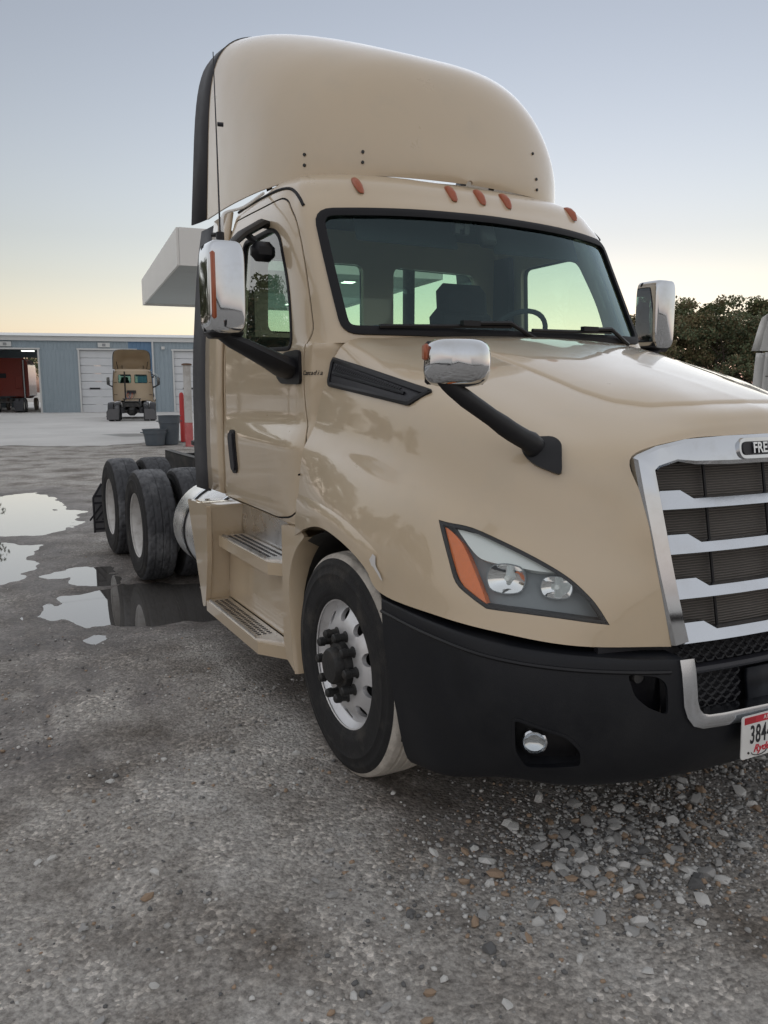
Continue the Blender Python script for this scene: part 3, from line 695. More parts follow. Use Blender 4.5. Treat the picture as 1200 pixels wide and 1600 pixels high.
# ---- interior
IN = empty('cab_interior', T)
mb = MB(); mb.box((0, .68, 1.80), (1.95, .62, .42), bev=.06).box((0, .50, 2.0), (1.6, .30, .06), bev=.02).box((.45, .74, 1.99), (.5, .30, .12), bev=.04); mb.build('dashboard', M['interior'], IN)
for x, z0 in ((.47, 0), (-.47, -.42)):
    st = mk('seat', [], [], M['seat'], IN) if False else None
    mb = MB(); mb.box((x, 1.20, 1.50), (.52, .50, .16), bev=.05)
    mb.box((x, 1.46, 1.90+z0*.5), (.50, .14, .72+z0), Matrix.Rotation(R_(-8), 3, 'X'), bev=.06)
    if z0 == 0: mb.box((x, 1.50, 2.30), (.40, .12, .24), Matrix.Rotation(R_(-6), 3, 'X'), bev=.055)
    mb.build('seat', M['seat'], IN)
mb = MB(); cst = Vector((.47, .93, 2.02)); ax = Vector((0, .75, .66)).normalized(); u = Vector((1, 0, 0)); v = ax.cross(u)
mb.tube([cst+u*.22*math.cos(a)+v*.22*math.sin(a) for a in np.linspace(0, 2*math.pi, 33)], .016, 8)
mb.box(cst-ax*.02, (.12, .12, .05)); mb.tube([cst-u*.2, cst, cst+u*.2], .014, 6); mb.tube([cst, cst-ax*.3], .03, 8); mb.build('steering_wheel', M['interior'], IN)
mb = MB(); mb.box((0, 1.35, 2.76), (1.66, .8, .04)).box((0, .86, 2.67), (1.60, .16, .12), bev=.03); mb.build('headliner', M['interior'], IN)
for x in (-.43, .43):
    mb = MB(); mb.box((x, .70, 2.55), (.62, .02, .17), Matrix.Rotation(R_(-24), 3, 'X'), bev=.01); mb.build('sun_visor', M['interior'], IN)
mb = MB(); mb.box((0, .585, 2.56), (.10, .07, .17), Matrix.Rotation(R_(-24), 3, 'X'), bev=.02).box((-.14, .57, 2.565), (.03, .03, .06)).box((-.20, .57, 2.565), (.03, .03, .06)).box((-.17, .57, 2.57), (.08, .02, .02)); mb.build('camera_module', M['ink'], IN)
mb = MB(); mb.box((0, 1.83, 2.04), (2.0, .03, .10)).box((0, 1.80, 1.6), (2.1, .02, .9)).box((-.98, 1.72, 2.2), (.05, .2, .9)).box((.98, 1.72, 2.2), (.05, .2, .9)); mb.build('rear_trim', M['interior'], IN)
# wipers
for x0, x1 in ((-.80, -.10), (.02, .62)):
    pts = [WF.proj(x, z-2.29, .028) for x, z in ((x0, 2.005), (x0+.2, 2.008), (x0+.45, 2.014), (x1, 2.02))]
    mb = MB(); mb.tube(pts, .010, 6); p0 = WF.proj(x1+.16, 1.965-2.29, .02); pm = WF.proj((x0+x1)/2+.1, 2.018-2.29, .045)
    mb.tube([p0, WF.proj(x1-.02, 2.025-2.29, .05), pm], .011, 6); mb.box(pm, (.10, .03, .025)); mb.build('wiper', M['black_trim'], T)
# vertical exhaust pipe behind the cab
mb = MB(); mb.cyl((.44, 2.16, 1.1), (.44, 2.16, 2.72), .045, 16); mb.build('exhaust_stack', M['frame'], T)

# ---- roof fairing: arches that lean forward from the open rear edge down to the nose
CR_ = [(2.14,3.975),(1.86,3.91),(1.575,3.81),(1.31,3.695),(1.14,3.612),(1.02,3.528),(.935,3.41),(.86,3.235),(.797,3.06),(.752,2.94),(.735,2.862)]
BA_ = [(1.02,2.34),(1.02,2.0),(1.007,1.72),(.98,1.46),(.94,1.265),(.89,1.11),(.815,.99),(.70,.895),(.54,.825),(.3,.775),(.02,.745)]
EX_ = [6.6, 5.2, 4.2, 3.4, 2.8, 2.45, 2.3, 2.2, 2.2, 2.15, 2.1]
cs = cr([(*c, *b, e) for c, b, e in zip(CR_, BA_, EX_)], 4)
def arch(row, na=40):
    yc, zc, xb, yb, n = row; out = []
    for i in range(na+1):
        a = math.pi*i/na; c, s = math.cos(a), math.sin(a)
        X = math.copysign(abs(c)**(2/n), -c); S = abs(s)**(2/n)
        out.append((xb*X, yb+(yc-yb)*S, 2.842+(zc-2.842)*S))
    return out
A = np.array([arch(r) for r in cs])
rf = mk('roof_fairing', A.reshape(-1, 3), grid_faces(*A.shape[:2]), M['tan'], T, 70)
tag(rf, 'tall tan roof air fairing with black rubber rear edge')
orient_up(rf); rf_bvh = bvh(rf); solidify(rf, .012); shade(rf.data, 50)
a0 = A[0]; a00 = np.array(arch((2.14, 4.005, 1.02, 2.34, 6.0)))
wd = []
for p in a0:
    t = min(1, max(0, (p[2]-2.842)/1.16)); wd.append(.235*(1-.25*t)*(1-sstep(.80, 1.0, t)*.88))
V = [tuple(p) for p in a0]+[(p[0]*(1+.012*(w/.2)), p[1]+w*.5, p[2]) for p, w in zip(a0, wd)]+[(p[0]*(1+.03*(w/.2)), p[1]+w, p[2]+(.0)) for p, w in zip(a0, wd)]
fe = mk('rubber_edge', V, grid_faces(3, len(a0)), M['flap'], rf, 70); solidify(fe, .010, 0)
fs = Frame((-1, 1.5, 3.2), (-1, 0, 0)).on(rf_bvh)
for q in ((-.894,1.023,2.961),(-.895,1.024,2.904),(-.621,.821,2.964),(-.626,.812,2.907),(.533,.853,3.108),(.534,.801,2.953),(.541,.788,2.89)):
    h = rf_bvh.find_nearest(Vector(q)); nn = h[1] if h[1].dot(Vector(q)-Vector((0, 2, 3.2))) > 0 else -h[1]
    MB().cyl(h[0], h[0]+nn*.007, .0085, 10).build('fairing_bolt', M['frame'], rf)
for sx in (-1, 1):                                   # struts that carry the fairing
    MB().tube([(sx*.80, 1.70, 2.86), (sx*.88, 1.72, 3.3)], .02, 8).build('fairing_strut', M['frame'], rf); MB().tube([(sx*.6, 1.0, 2.84), (sx*.6, 1.02, 3.1)], .02, 8).build('fairing_strut', M['frame'], rf)

# ---- side extenders behind the cab
for sx in (-1, 1):
    zs = np.linspace(1.06, 2.80, 12)
    def xe(z): return xs(z)+.004
    ex = mk('side_extender', [(sx*(xe(z)+d), y, z) for z in zs for y, d in ((1.842, .002), (1.95, .004), (2.06, .006), (2.17, .006))], grid_faces(12, 4), M['tan'], T, 60); solidify(ex, .02, 0)
    f = mk('rubber_edge', [(sx*(xe(z)+d), y, z-.02) for z in zs for y, d in ((2.168, .006), (2.30, .012), (2.44, .02))], grid_faces(12, 3), M['flap'], ex, 60); solidify(f, .012, 0)
    for z in (1.4, 2.1, 2.7): MB().tube([(sx*.9, 1.86, z), (sx*1.06, 2.1, z)], .014, 6).build('extender_bracket', M['frame'], ex)

# ---- mirrors
def mirror(sx):
    R = empty('side_mirror', T)
    # housing: superellipse slab, chrome towards the front, open glass behind
    cxm, ym, z0, z1 = -1.437, .70, 1.985, 2.405
    V = []; n = 36; zc = (z0+z1)/2
    prof = [(-.085, .55), (-.080, .80), (-.060, .95), (-.02, 1.0), (.05, 1.0), (.085, .97)]
    for y, s in prof:
        for i in range(n):
            a = 2*math.pi*i/n; c, sn = math.cos(a), math.sin(a); e = 2/5.5
            px = math.copysign(abs(c)**e, c)*.090*(.93+.07*s if s < 1 else s); pz = math.copysign(abs(sn)**e, sn)*.215*(.97+.03*s if s < 1 else s)
            V.append((sx*-1*(cxm+px*(1 if s >= 1 else (.75+.25*s)) - .02*(pz/.2)*0), ym+y, zc+pz*(1 if s >= 1 else (.88+.12*s))))
    F = grid_faces(len(prof), n, True)+[tuple(range(n))]
    V = [(-sx*x if False else x, y, z) for x, y, z in V]
    V = [(x*(-1) if False else x, y, z) for x, y, z in V]
    o = mk('mirror_cover', V, F, M['chrome'], R, 50)
    V2 = [(x, ym+.085-.002 if k >= 5*n else y, z) for k, (x, y, z) in enumerate(V)]
    glass = MB(); glass.box((sx*1.437, ym+.075, zc), (.155, .012, .39), bev=.004); glass.build('mirror_glass', M['reflector'], R)
    bk = MB(); bk.box((sx*1.437, ym+.055, zc), (.166, .03, .41), bev=.01); bk.build('mirror_back', M['black_trim'], R)
    # amber side strip and black lower shell
    mb = MB()
    if sx < 0: mb.box((sx*1.506, ym-.076, 2.20), (.024, .034, .31), Matrix.Rotation(R_(sx*20), 3, 'Z'), bev=.010); 
    if sx < 0: mb.build('mirror_strip', M['amber_dark'], R)
    MB().box((sx*1.437, ym+.005, 1.988), (.165, .15, .05), bev=.022).build('mirror_shell', M['black_trim'], R)
    # arm: heavy black casting from the door to the foot of the mirror
    arm = [(-1.085, .70, 1.825), (-1.14, .70, 1.835), (-1.23, .65, 1.868), (-1.32, .68, 1.915), (-1.40, .70, 1.955), (-1.46, .70, 1.995)]
    mb = MB(); mb.tube([(-sx*x, y, z) for x, y, z in arm], [.115, .108, .09, .076, .066, .058], 12, True, .52, up=(0, 0, 1)); mb.build('mirror_arm', M['black_trim'], R)
    FR = side_frame(sx)
    bp_ = [FR.uv((0, y, z)) for y, z in rpoly([(.555,1.745),(.80,1.75),(.88,1.79),(.78,1.905),(.575,1.915)], .03, 3)]
    mk('mirror_base', *patch(FR, dense(bp_, .05), .016, 4, -.012), M['black_trim'], R)
    if sx > 0: return R                                   # stay, spot mirror and aerial are on the near side only
    # upper stay to the window frame
    mb = MB(); mb.tube([(sx*1.40, .76, 2.385), (sx*1.25, .95, 2.50), (sx*1.08, 1.12, 2.60), (sx*1.0, 1.16, 2.60)], [.022, .03, .035, .03], 8, True, .7); mb.build('mirror_stay', M['black_trim'], R)
    mb = MB(); mb.tube([(sx*1.22, 1.02, 2.53), (sx*1.16, 1.0, 2.48)], .018, 8); mb.box((sx*1.13, .98, 2.43), (.13, .08, .10), bev=.03); mb.build('blind_spot_mirror', M['black_trim'], R)
    # whip aerial with its cable
    mb = MB(); mb.tube([(sx*1.43, .74, 2.40), (sx*1.43, .74, 2.46)], .020, 12); mb.build('aerial_base', M['black_trim'], R)
    mb = MB(); mb.tube([(sx*1.43, .74, 2.46), (sx*1.431, .745, 2.85), (sx*1.434, .75, 3.26)], [.0045, .0035, .0022], 6); mb.tube([(sx*1.427, .74, 2.945), (sx*1.40, .735, 2.945)], [.010, .010], 8); mb.build('aerial', M['ink'], R)
    mb = MB(); mb.tube(cr([(sx*1.415, .75, 2.455), (sx*1.405, .78, 2.53), (sx*1.36, .86, 2.58), (sx*1.2, 1.06, 2.66), (sx*1.0, 1.3, 2.80)], 4), .0075, 6); mb.build('aerial_cable', M['plate'], R)
    return R
for sx in (-1, 1): mirror(sx)
def hood_mirror(sx):
    R = empty('hood_mirror', T)
    q = [(-.893,-.913,1.544),(-.82,-.985,1.548),(-.815,-1.018,1.526),(-.844,-1.062,1.434),(-.903,-.987,1.467),(-.922,-.943,1.505)]
    fr = Frame((-.87, -.98, 1.5), (-.72, -.5, .45)).on(hood_bvh)
    P = []
    P.append(mk('mirror_foot', *patch(fr, dense(rpoly([fr.uv(p) for p in q], .025, 3), .03), .024, 4, -.01), M['black_trim'], R))
    mb = MB(); mb.tube(cr([(-.868,-.975,1.505),(-.92,-.985,1.545),(-1.0,-.985,1.585),(-1.12,-.985,1.655),(-1.215,-.985,1.712),(-1.265,-.982,1.755),(-1.285,-.975,1.80)], 3), [.040]*4+[.034]*4+[.030]*4+[.028]*4+[.028]*3, 12, True, .62, up=(0, 1, 0)); P.append(mb.build('mirror_arm', M['black_trim'], R))
    n = 40; V = []; zc = 1.805
    for y, s in ((-.058, .30), (-.052, .62), (-.036, .86), (-.006, .985), (.02, 1.0), (.035, .97)):
        for i in range(n):
            a = 2*math.pi*i/n; c, sn = math.cos(a), math.sin(a); e = 2/3.6
            V.append((-1.218+math.copysign(abs(c)**e, c)*.105*s, -.985+y+.05*math.copysign(abs(c)**e, c)*s*.0, zc+math.copysign(abs(sn)**e, sn)*.076*s))
    rot = Matrix.Translation((-1.218, -.985, zc)) @ Matrix.Rotation(R_(-22), 4, 'Z') @ Matrix.Translation((1.218, .985, -zc))
    V = [rot @ Vector(v) for v in V]
    P.append(mk('mirror_head', V, grid_faces(6, n, True)+[tuple(range(n))], M['chrome'], R, 60))
    mb = MB(); mb.box(rot @ Vector((-1.218, -.945, zc)), (.195, .02, .135), Matrix.Rotation(R_(-22), 3, 'Z'), bev=.008); P.append(mb.build('mirror_back', M['black_trim'], R))
    mb = MB(); mb.box(rot @ Vector((-1.32, -.982, zc+.032)), (.016, .05, .05), Matrix.Rotation(R_(-22), 3, 'Z'), bev=.006); P.append(mb.build('mirror_reflector', M['amber_dark'], R))
    if sx == 1:
        for o in P:
            co = np.empty(len(o.data.vertices)*3); o.data.vertices.foreach_get('co', co); co[0::3] *= -1; o.data.vertices.foreach_set('co', co); o.data.flip_normals(); o.data.update()
for sx in (-1, 1): hood_mirror(sx)

# ---- steps and tank
def steps(sx):
    R = empty('step_fairing', T); sg = -sx
    def bx(name, lo, hi, m, bev=.008):
        c = [(a+b)/2 for a, b in zip(lo, hi)]; d = [abs(b-a) for a, b in zip(lo, hi)]
        mb = MB(); mb.box((sx*-1*c[0] if sx > 0 else c[0], c[1], c[2]), d, bev=bev); return mb.build(name, m, R)
    def pr(name, poly, x0, x1, m):                                  # (y,z) outline pushed along x
        mb = MB(); mb.prism(poly, lambda a, b, h: Vector((h if sx < 0 else -h, a, b)), x0, x1); return mb.build(name, m, R, 30)
    # rear wall of the step well: slants forward and down
    pr('rear_panel', rpoly([(2.32,.975),(1.86,.985),(1.88,.62),(1.96,.30),(2.02,.285)], .02, 3), -1.225, -1.195, M['tan'])
    pr('rear_panel', [(1.86,.985),(1.885,.985),(1.985,.30),(1.96,.30)], -1.20, -.96, M['tan'])
    # upper shelf
    pr('top_shelf', rpoly([(1.86,.985),(2.2,.985),(2.2,.965),(1.86,.965)], .005, 2), -1.20, -.92, M['tan'])
    # risers
    pr('upper_riser', [(.62,.79),(1.87,.79),(1.87,1.03),(.62,1.03)], -.985, -.965, M['white_paint'] if False else M['alu'])
    pr('mid_riser', [(.62,.355),(1.95,.355),(1.88,.79),(.62,.79)], -1.065, -1.045, M['tan'])
    # treads
    for (xo, xi, y0, y1, z) in ((-1.158, -.985, .70, 1.86, .795), (-1.225, -1.065, .70, 1.955, .352)):
        poly = [(xo, y0+.24), (xo, y1-.02), (xi, y1), (xi, y0)]
        def pt(a, b, h): return Vector((a if sx < 0 else -a, b, h))
        mb = MB(); mb.prism(poly, pt, z-.075, z-.006); mb.build('step_body', M['tan'], R, 30)
        mb = MB(); mb.prism([(xo+.008, y0+.30), (xo+.008, y1-.05), (xi-.012, y1-.06), (xi-.012, y0+.13)], pt, z-.006, z+.002); mb.build('step_tread', M['alu'], R, 30)
        mb = MB(); k = 26
        for row, xr in enumerate(np.linspace(xo+.045, xi-.05, 3)):
            for i in range(k):
                yy = y0+.34+(y1-y0-.44)*i/(k-1)
                mb.box((xr if sx < 0 else -xr, yy, z+.0015), (.020, .011, .005))
        mb.build('tread_slots', M['ink'], R, smooth=False)['kind'] = 'stuff'
        mb = MB(); k = 34
        for i in range(k):
            yy = y0+.32+(y1-y0-.40)*i/(k-1); mb.box((xo+.014 if sx < 0 else -xo-.014, yy, z+.006), (.012, .012, .012))
        mb.build('tread_teeth', M['alu'], R, smooth=False)['kind'] = 'stuff'
    # front splash panel that rounds the wheel arch
    edge = [(.40,1.02),(.50,.945),(.575,.84),(.605,.72),(.60,.58),(.575,.42),(.545,.285)]
    poly = cr(edge, 4).tolist()+[(.66,.33),(.70,.42),(.70,1.03),(.60,1.045),(.46,1.05)]
    pr('arch_panel', [tuple(p) for p in poly], -1.165, -1.145, M['tan'])
    # lip running inwards round the arch
    e = cr(edge, 4); V = []
    for x, gr in ((-1.168, 0), (-1.172, -.012), (-1.15, -.022), (-1.02, -.022)):
        V += [((x if sx < 0 else -x), y+gr, z) for y, z in e]
    mk('arch_lip', V, grid_faces(4, len(e)), M['tan'], R, 50)
    pr('inner_wall', [(.62,.34),(.72,.34),(.72,1.03),(.62,1.03)], -1.145, -.97, M['tan'])
    pr('under_skirt', [(.58,.30),(1.98,.22),(1.98,.34),(.58,.34)], -1.03, -1.015, M['black_plastic'])
for sx in (-1, 1): steps(sx)
for sx in (-1, 1):
    K = empty('fuel_tank', T); cx, cz, r = sx*.855, .695, .33
    mb = MB(); mb.lathe([(1.99, 0), (1.99, r*.8), (2.0, r*.95), (2.03, r), (2.93, r), (2.97, r*.965), (2.995, r*.86), (3.005, r*.4), (3.008, 0)], 48, (cx, 0, cz), 'Y'); mb.build('tank_shell', mat('tank_metal', (.72, .72, .71), .3, metal=.75, rvar=.08, dust=(.3, .28, .25), dscale=5, damt=.4), K, 40)
    for y in (2.12, 2.62):
        mb = MB(); mb.lathe([(y-.03, r+.002), (y-.03, r+.008), (y+.03, r+.008), (y+.03, r+.002)], 48, (cx, 0, cz), 'Y'); mb.build('tank_strap', M['black_trim'], K)
        mb = MB(); mb.lathe([(y-.012, r+.008), (y-.012, r+.011), (y+.012, r+.011), (y+.012, r+.008)], 48, (cx, 0, cz), 'Y'); mb.build('strap_band', M['chrome_dull'], K)
    mb = MB(); mb.cyl((cx*.86, 2.32, cz+r-.02), (cx*.86, 2.32, cz+r+.045), .05, 18); mb.build('filler_cap', M['chrome_dull'], K)

# ---- wheels
def tyre_mesh(kind):
    """tyre carcass profile and tread grid, axle along X, outer face at +h"""
    w = .145; R = .505
    sw = [(.118, .288), (.132, .296), (.137, .312), (.1375, .316), (.1405, .319), (.143, .345), (.146, .385), (.1462, .405), (.1478, .408), (.1476, .414), (.1455, .417), (.143, .435), (.1405, .446), (.1415, .449), (.138, .458), (.128, .478)]
    prof = [(h, r) for h, r in sw]
    car = [(-h, r) for h, r in sw[::-1]][::-1]
    side = MB()
    side.lathe(prof, 84); side.lathe([(-h, r) for h, r in prof], 84)
    na = 216 if kind == 'drive' else 144; hs = np.linspace(-.128, .128, 33); V = []; 
    for i in range(na):
        a = 2*math.pi*i/na
        for h in hs:
            u = abs(h)/.128; rr = R-.012*u**3-(.015*max(0, u-.9)/.1)
            if u > .995: rr = .478
            gd = 0
            if kind == 'steer':
                for c in (-.075, -.027, .027, .075):
                    if abs(h-c) < .0045: gd = .012
                if .92 < u < .96 : gd = .004
            else:
                for c in (-.060, 0, .060):
                    if abs(h-c) < .0055: gd = .009
                ph = (i+(int((h+.2)/.06) % 2)*3+round(h*40)) % 9
                if ph in (0, 1) and u > .12: gd = .007
            r2 = rr-gd
            V.append((h, r2*math.cos(a), r2*math.sin(a)))
    k = len(hs); F = [(i*k+j, i*k+j+1, ((i+1) % na)*k+j+1, ((i+1) % na)*k+j) for i in range(na) for j in range(k-1)]
    return side, V, F
SIDE_S, TV_S, TF_S = tyre_mesh('steer'); SIDE_D, TV_D, TF_D = tyre_mesh('drive')
def wheel(x, y, kind, treadm):
    """builds a wheel facing -X at the origin of its own Empty, then places it"""
    sx = -1 if x < 0 else 1
    Wd = empty('wheel', T, (x, y, .503), 0 if sx > 0 else math.pi)
    return Wd
cache = {}
def wheel_parts(kind, treadm):
    key = (kind, treadm)
    if key in cache: return cache[key]
    L = []; tmp = None
    side, V, F = (SIDE_S, TV_S, TF_S) if kind == 'steer' else (SIDE_D, TV_D, TF_D)
    L.append(side.build('tyre', M['tyre'], None, 60))
    L.append(mk('tread', V, F, M[treadm], None, 50))
    if kind == 'steer':
        pf = [(.118, .286), (.124, .299), (.116, .300), (.106, .286), (.090, .272), (.082, .262), (.094, .245), (.110, .225), (.122, .200), (.126, .178), (.128, .150), (.122, .112), (.105, .108), (.095, .112), (.105, .15), (.10, .178), (.088, .21), (.07, .24), (.055, .268), (-.1, .275), (-.118, .30), (-.122, .286), (-.05, .262), (.045, .255)]
        pf = [(.118, .284), (.126, .297), (.119, .300), (.108, .288), (.088, .276), (.078, .266), (.090, .248), (.108, .226), (.121, .200), (.126, .178), (.128, .150), (.124, .110), (.108, .108), (.110, .150), (.107, .178), (.102, .198), (.090, .222), (.070, .245), (.056, .268), (-.1, .270), (-.118, .290), (-.12, .282), (.06, .262), (.075, .270), (.10, .280)]
        pf = [(.122, .286), (.127, .296), (.120, .300), (.108, .290), (.090, .279), (.080, .268), (.091, .248), (.108, .226), (.121, .200), (.126, .178), (.128, .150), (.124, .110), (.108, .108), (.111, .150), (.108, .178), (.102, .196), (.090, .220), (.072, .243), (.058, .262), (-.11, .262), (-.118, .285), (-.122, .296), (-.126, .29), (-.116, .272), (.066, .274), (.094, .286), (.110, .296)]
        rim = MB().lathe(pf, 80, close=True).build('rim', M['rim'], None, 30)
        for i in range(10):
            a = 2*math.pi*(i+.5)/10+.05
            c = MB().cyl((.03, .226*math.cos(a), .226*math.sin(a)), (.2, .226*math.cos(a), .226*math.sin(a)), .029, 24).build('cut', None); boolean(rim, c)
        shade(rim.data, 30); L.append(rim)
        L.append(MB().lathe([(.02, .255), (.02, 0)], 40).build('brake_drum', M['ink'], None))
        L.append(MB().lathe([(.05, .108), (.135, .106), (.150, .10), (.155, .085), (.185, .080), (.195, .072), (.198, .03), (.198, 0)], 36).build('hub', M['iron'], None, 30))
        for i in range(10):
            a = 2*math.pi*i/10+.05; c = Vector((0, .143*math.cos(a), .143*math.sin(a))); X = Vector((1, 0, 0))
            L.append(MB().lathe([(.122, .026), (.130, .026), (.134, .019), (.160, .017), (.163, .022), (.186, .020), (.192, .014), (.193, 0)], 12, c).build('lug_nut', M['iron'], None, 30))
    else:
        pf = [(.122, .286), (.127, .296), (.120, .300), (.108, .290), (.095, .284), (.06, .278), (-.02, .268), (-.06, .262), (-.075, .245), (-.078, .17), (-.07, .13), (-.072, .11), (-.09, .11), (-.092, .17), (-.09, .25), (-.08, .272), (-.1, .27), (-.12, .285), (-.12, .29), (.10, .29)]
        L.append(MB().lathe(pf, 64, close=True).build('rim', M['rim_white'], None, 30))
        L.append(MB().lathe([(-.09, .13), (-.03, .13), (-.02, .12), (.03, .105), (.035, .07), (.04, 0)], 30).build('hub', M['iron'], None, 30))
        for i in range(10):
            a = 2*math.pi*i/10; c = Vector((0, .155*math.cos(a), .155*math.sin(a)))
            L.append(MB().lathe([(-.078, .02), (-.045, .018), (-.042, 0)], 8, c).build('lug_nut', M['iron'], None, 30))
    cache[key] = L
    return L
used_first = {}
def place(x, y, kind, treadm, facing, rot=0):
    Wd = empty('wheel', T, (x, y, .503), 0)
    Wd.rotation_euler = (rot, 0, 0 if facing > 0 else math.pi)
    for p in wheel_parts(kind, treadm):
        if used_first.get((kind, treadm)): c = p.copy(); link(c); c.parent = Wd
        else: p.parent = Wd
    used_first[(kind, treadm)] = 1
    return Wd
place(-1.03, 0, 'steer', 'tread_mud', -1); place(1.03, 0, 'steer', 'tread_mud', 1)
for y in (4.20, 5.52):
    for sx in (-1, 1):
        place(sx*1.085, y, 'drive', 'tread', sx, .2*y); place(sx*.75, y, 'drive', 'tread', sx, .3*y)
tag([o for o in T.children if o.name.startswith('wheel')][-10], 'front wheel with black lug nuts and pale dusty tread')
# ---- chassis
C_ = empty('chassis', T)
for sx in (-1, 1):
    mb = MB(); mb.box((sx*.43, 2.7, .88), (.02, 7.2, .27)).box((sx*.40, 2.7, 1.01), (.08, 7.2, .018)).box((sx*.40, 2.7, .75), (.08, 7.2, .018)); mb.build('frame_rail', M['frame'], C_)
for y in (0, 4.20, 5.52):
    mb = MB(); mb.tube([(-.9, y, .5), (.9, y, .5)], .07 if y else .055, 12)
    if y: mb.tube([(-.25, y, .5), (-.12, y, .5), (.12, y, .5), (.25, y, .5)], [.1, .22, .22, .1], 14)
    mb.build('axle', M['frame'], C_)
mb = MB()
for y in (2.2, 3.3, 4.86, 6.2): mb.box((0, y, .88), (.84, .06, .2))
mb.build('crossmember', M['frame'], C_)
mb = MB(); mb.prism(rpoly([(-.48,4.45),(.48,4.45),(.48,5.0),(.28,5.35),(.10,5.35),(.06,5.0),(-.06,5.0),(-.10,5.35),(-.28,5.35),(-.48,5.0)], .04, 3), lambda a, b, h: Vector((a, b, h)), 1.16, 1.20); mb.box((-.4, 4.8, 1.09), (.06, .5, .16)).box((.4, 4.8, 1.09), (.06, .5, .16)); mb.build('fifth_wheel', M['frame'], C_)
mb = MB(); mb.box((0, 2.55, 1.035), (.95, 1.0, .02)); mb.build('deck_plate', M['alu'], C_)
for y in (4.20, 5.52):
    for sx in (-1, 1):
        mb = MB(); mb.cyl((sx*.5, y+.3, .42), (sx*.5, y+.3, .72), .12, 16); mb.build('air_spring', M['flap'], C_)
for sx in (-1, 1):
    mf = empty('mud_flap', T)
    mb = MB(); mb.tube([(sx*.45, 6.22, .92), (sx*.75, 6.28, .90), (sx*.96, 6.32, .70)], .018, 8); mb.build('hanger', M['frame'], mf)
    mb = MB(); mb.prism(rpoly([(.66,.10),(1.27,.10),(1.27,.50),(1.17,.66),(.66,.68)], .02, 3), lambda a, b, h: Vector((sx*a, h, b)), 6.33, 6.337); mb.build('flap', mat('flap_rubber', (.10, .10, .105), .6, var=.2), mf)
    mb = MB()
    for z in (.14, .22, .44, .52): mb.box((sx*.965, 6.328, z), (.60, .012, .02))
    for i in range(9): mb.box((sx*(.70+.068*i), 6.326, .33), (.018, .010, .22), Matrix.Rotation(R_(sx*-38), 3, 'Y'))
    mb.tube([(sx*1.265, 6.33, .1), (sx*1.265, 6.33, .5), (sx*1.168, 6.33, .66)], .012, 6); mb.build('flap_ribs', M['ink'], mf)
# back wall clutter: air lines and their bracket
mb = MB(); mb.box((.1, 1.95, 1.55), (.5, .10, .18)); mb.build('hose_bracket', M['frame'], T)
for x, c in ((-.05, 'ink'), (.06, 'plate_red'), (.17, 'ink_blue')):
    mb = MB(); mb.tube(cr([(x, 2.0, 1.5), (x+.02, 2.15, 1.3), (x+.15, 2.2, 1.15), (x+.3, 2.1, 1.35), (x+.2, 2.0, 1.5)], 5), .012, 6); mb.build('air_hose', M[c], T)
# script on the cowl, letter by letter round the curve
for i, ch in enumerate('Cascadia'):
    y = .535-.0150*i-(.004 if i else 0); h0 = SFm.proj(*SFm.uv((0, y-.007, 1.80)), .003); h1 = SFm.proj(*SFm.uv((0, y+.007, 1.80)), .003)
    dirv = (h0-h1).normalized(); nrm = Vector((0, 0, 1)).cross(-dirv).normalized(); nrm = nrm if nrm.x < 0 else -nrm; c = (h0+h1)/2
    text_mesh('cowl_letter', ch, .032, M['ink'], cab, Matrix(((dirv.x, 0, nrm.x, c.x), (dirv.y, 0, nrm.y, c.y), (dirv.z, 1, nrm.z, 1.80), (0, 0, 0, 1))), .001, 1.0, 1.0, shear=.4)
# scraped paint on the fender lip
lf = Frame((-1.23, -.5, 1.03), (-1, -.15, .1)).on(hood_bvh)
for L in ([(-.425,1.072),(-.448,1.098),(-.470,1.092),(-.466,1.068),(-.482,1.050),(-.505,1.032),(-.522,1.008),(-.508,1.012),(-.488,1.028),(-.470,1.040),(-.455,1.050),(-.443,1.052)],):
    mk('paint_scrape', *patch(lf, [lf.uv((-1.23, y, z)) for y, z in L], .0085, 3), mat('bare_scrape', (.62, .60, .58), .7, var=.15, vscale=40), hood)

# ================================================================== ground
rng = np.random.default_rng(11)
def vnoise(x, y, s, seed):
    """value noise on arrays"""
    x = x/s+seed*17.3; y = y/s+seed*9.1; xi = np.floor(x).astype(int); yi = np.floor(y).astype(int); fx = x-xi; fy = y-yi
    def h(a, b): n = (a*374761393+b*668265263+seed*1274126177) & 0x7fffffff; n = ((n ^ (n >> 13))*1274126177) & 0x7fffffff; return ((n ^ (n >> 16)) & 0xffff)/65535.
    u = fx*fx*(3-2*fx); v = fy*fy*(3-2*fy)
    return (h(xi, yi)*(1-u)+h(xi+1, yi)*u)*(1-v)+(h(xi, yi+1)*(1-u)+h(xi+1, yi+1)*u)*v
def fbm(x, y, s, seed, o=4): return sum(vnoise(x, y, s/2**k, seed+k)*.5**k for k in range(o))/sum(.5**k for k in range(o))
PUDDLES = [[(-3.4,11.2),(-2.0,11.3),(-1.41,11.5),(-1.15,9.9),(-1.05,8.7),(-1.37,7.25),(-1.8,7.15),(-2.4,7.5),(-3.3,8.2)],
           [(-3.2,6.5),(-2.23,6.8),(-1.78,6.5),(-1.95,5.4),(-2.1,4.75),(-2.5,4.6),(-3.2,5.2)],
           [(-2.05,4.95),(-1.69,5.12),(-1.35,4.95),(-1.5,4.2),(-1.84,4.25),(-2.03,4.6)],
           [(-2.15,3.4),(-1.9,3.86),(-1.55,4.0),(-1.17,4.1),(-.6,3.9),(-.55,3.0),(-.9,2.72),(-1.37,2.66),(-1.66,2.85),(-1.72,2.54),(-1.9,2.55),(-1.92,2.95)]]
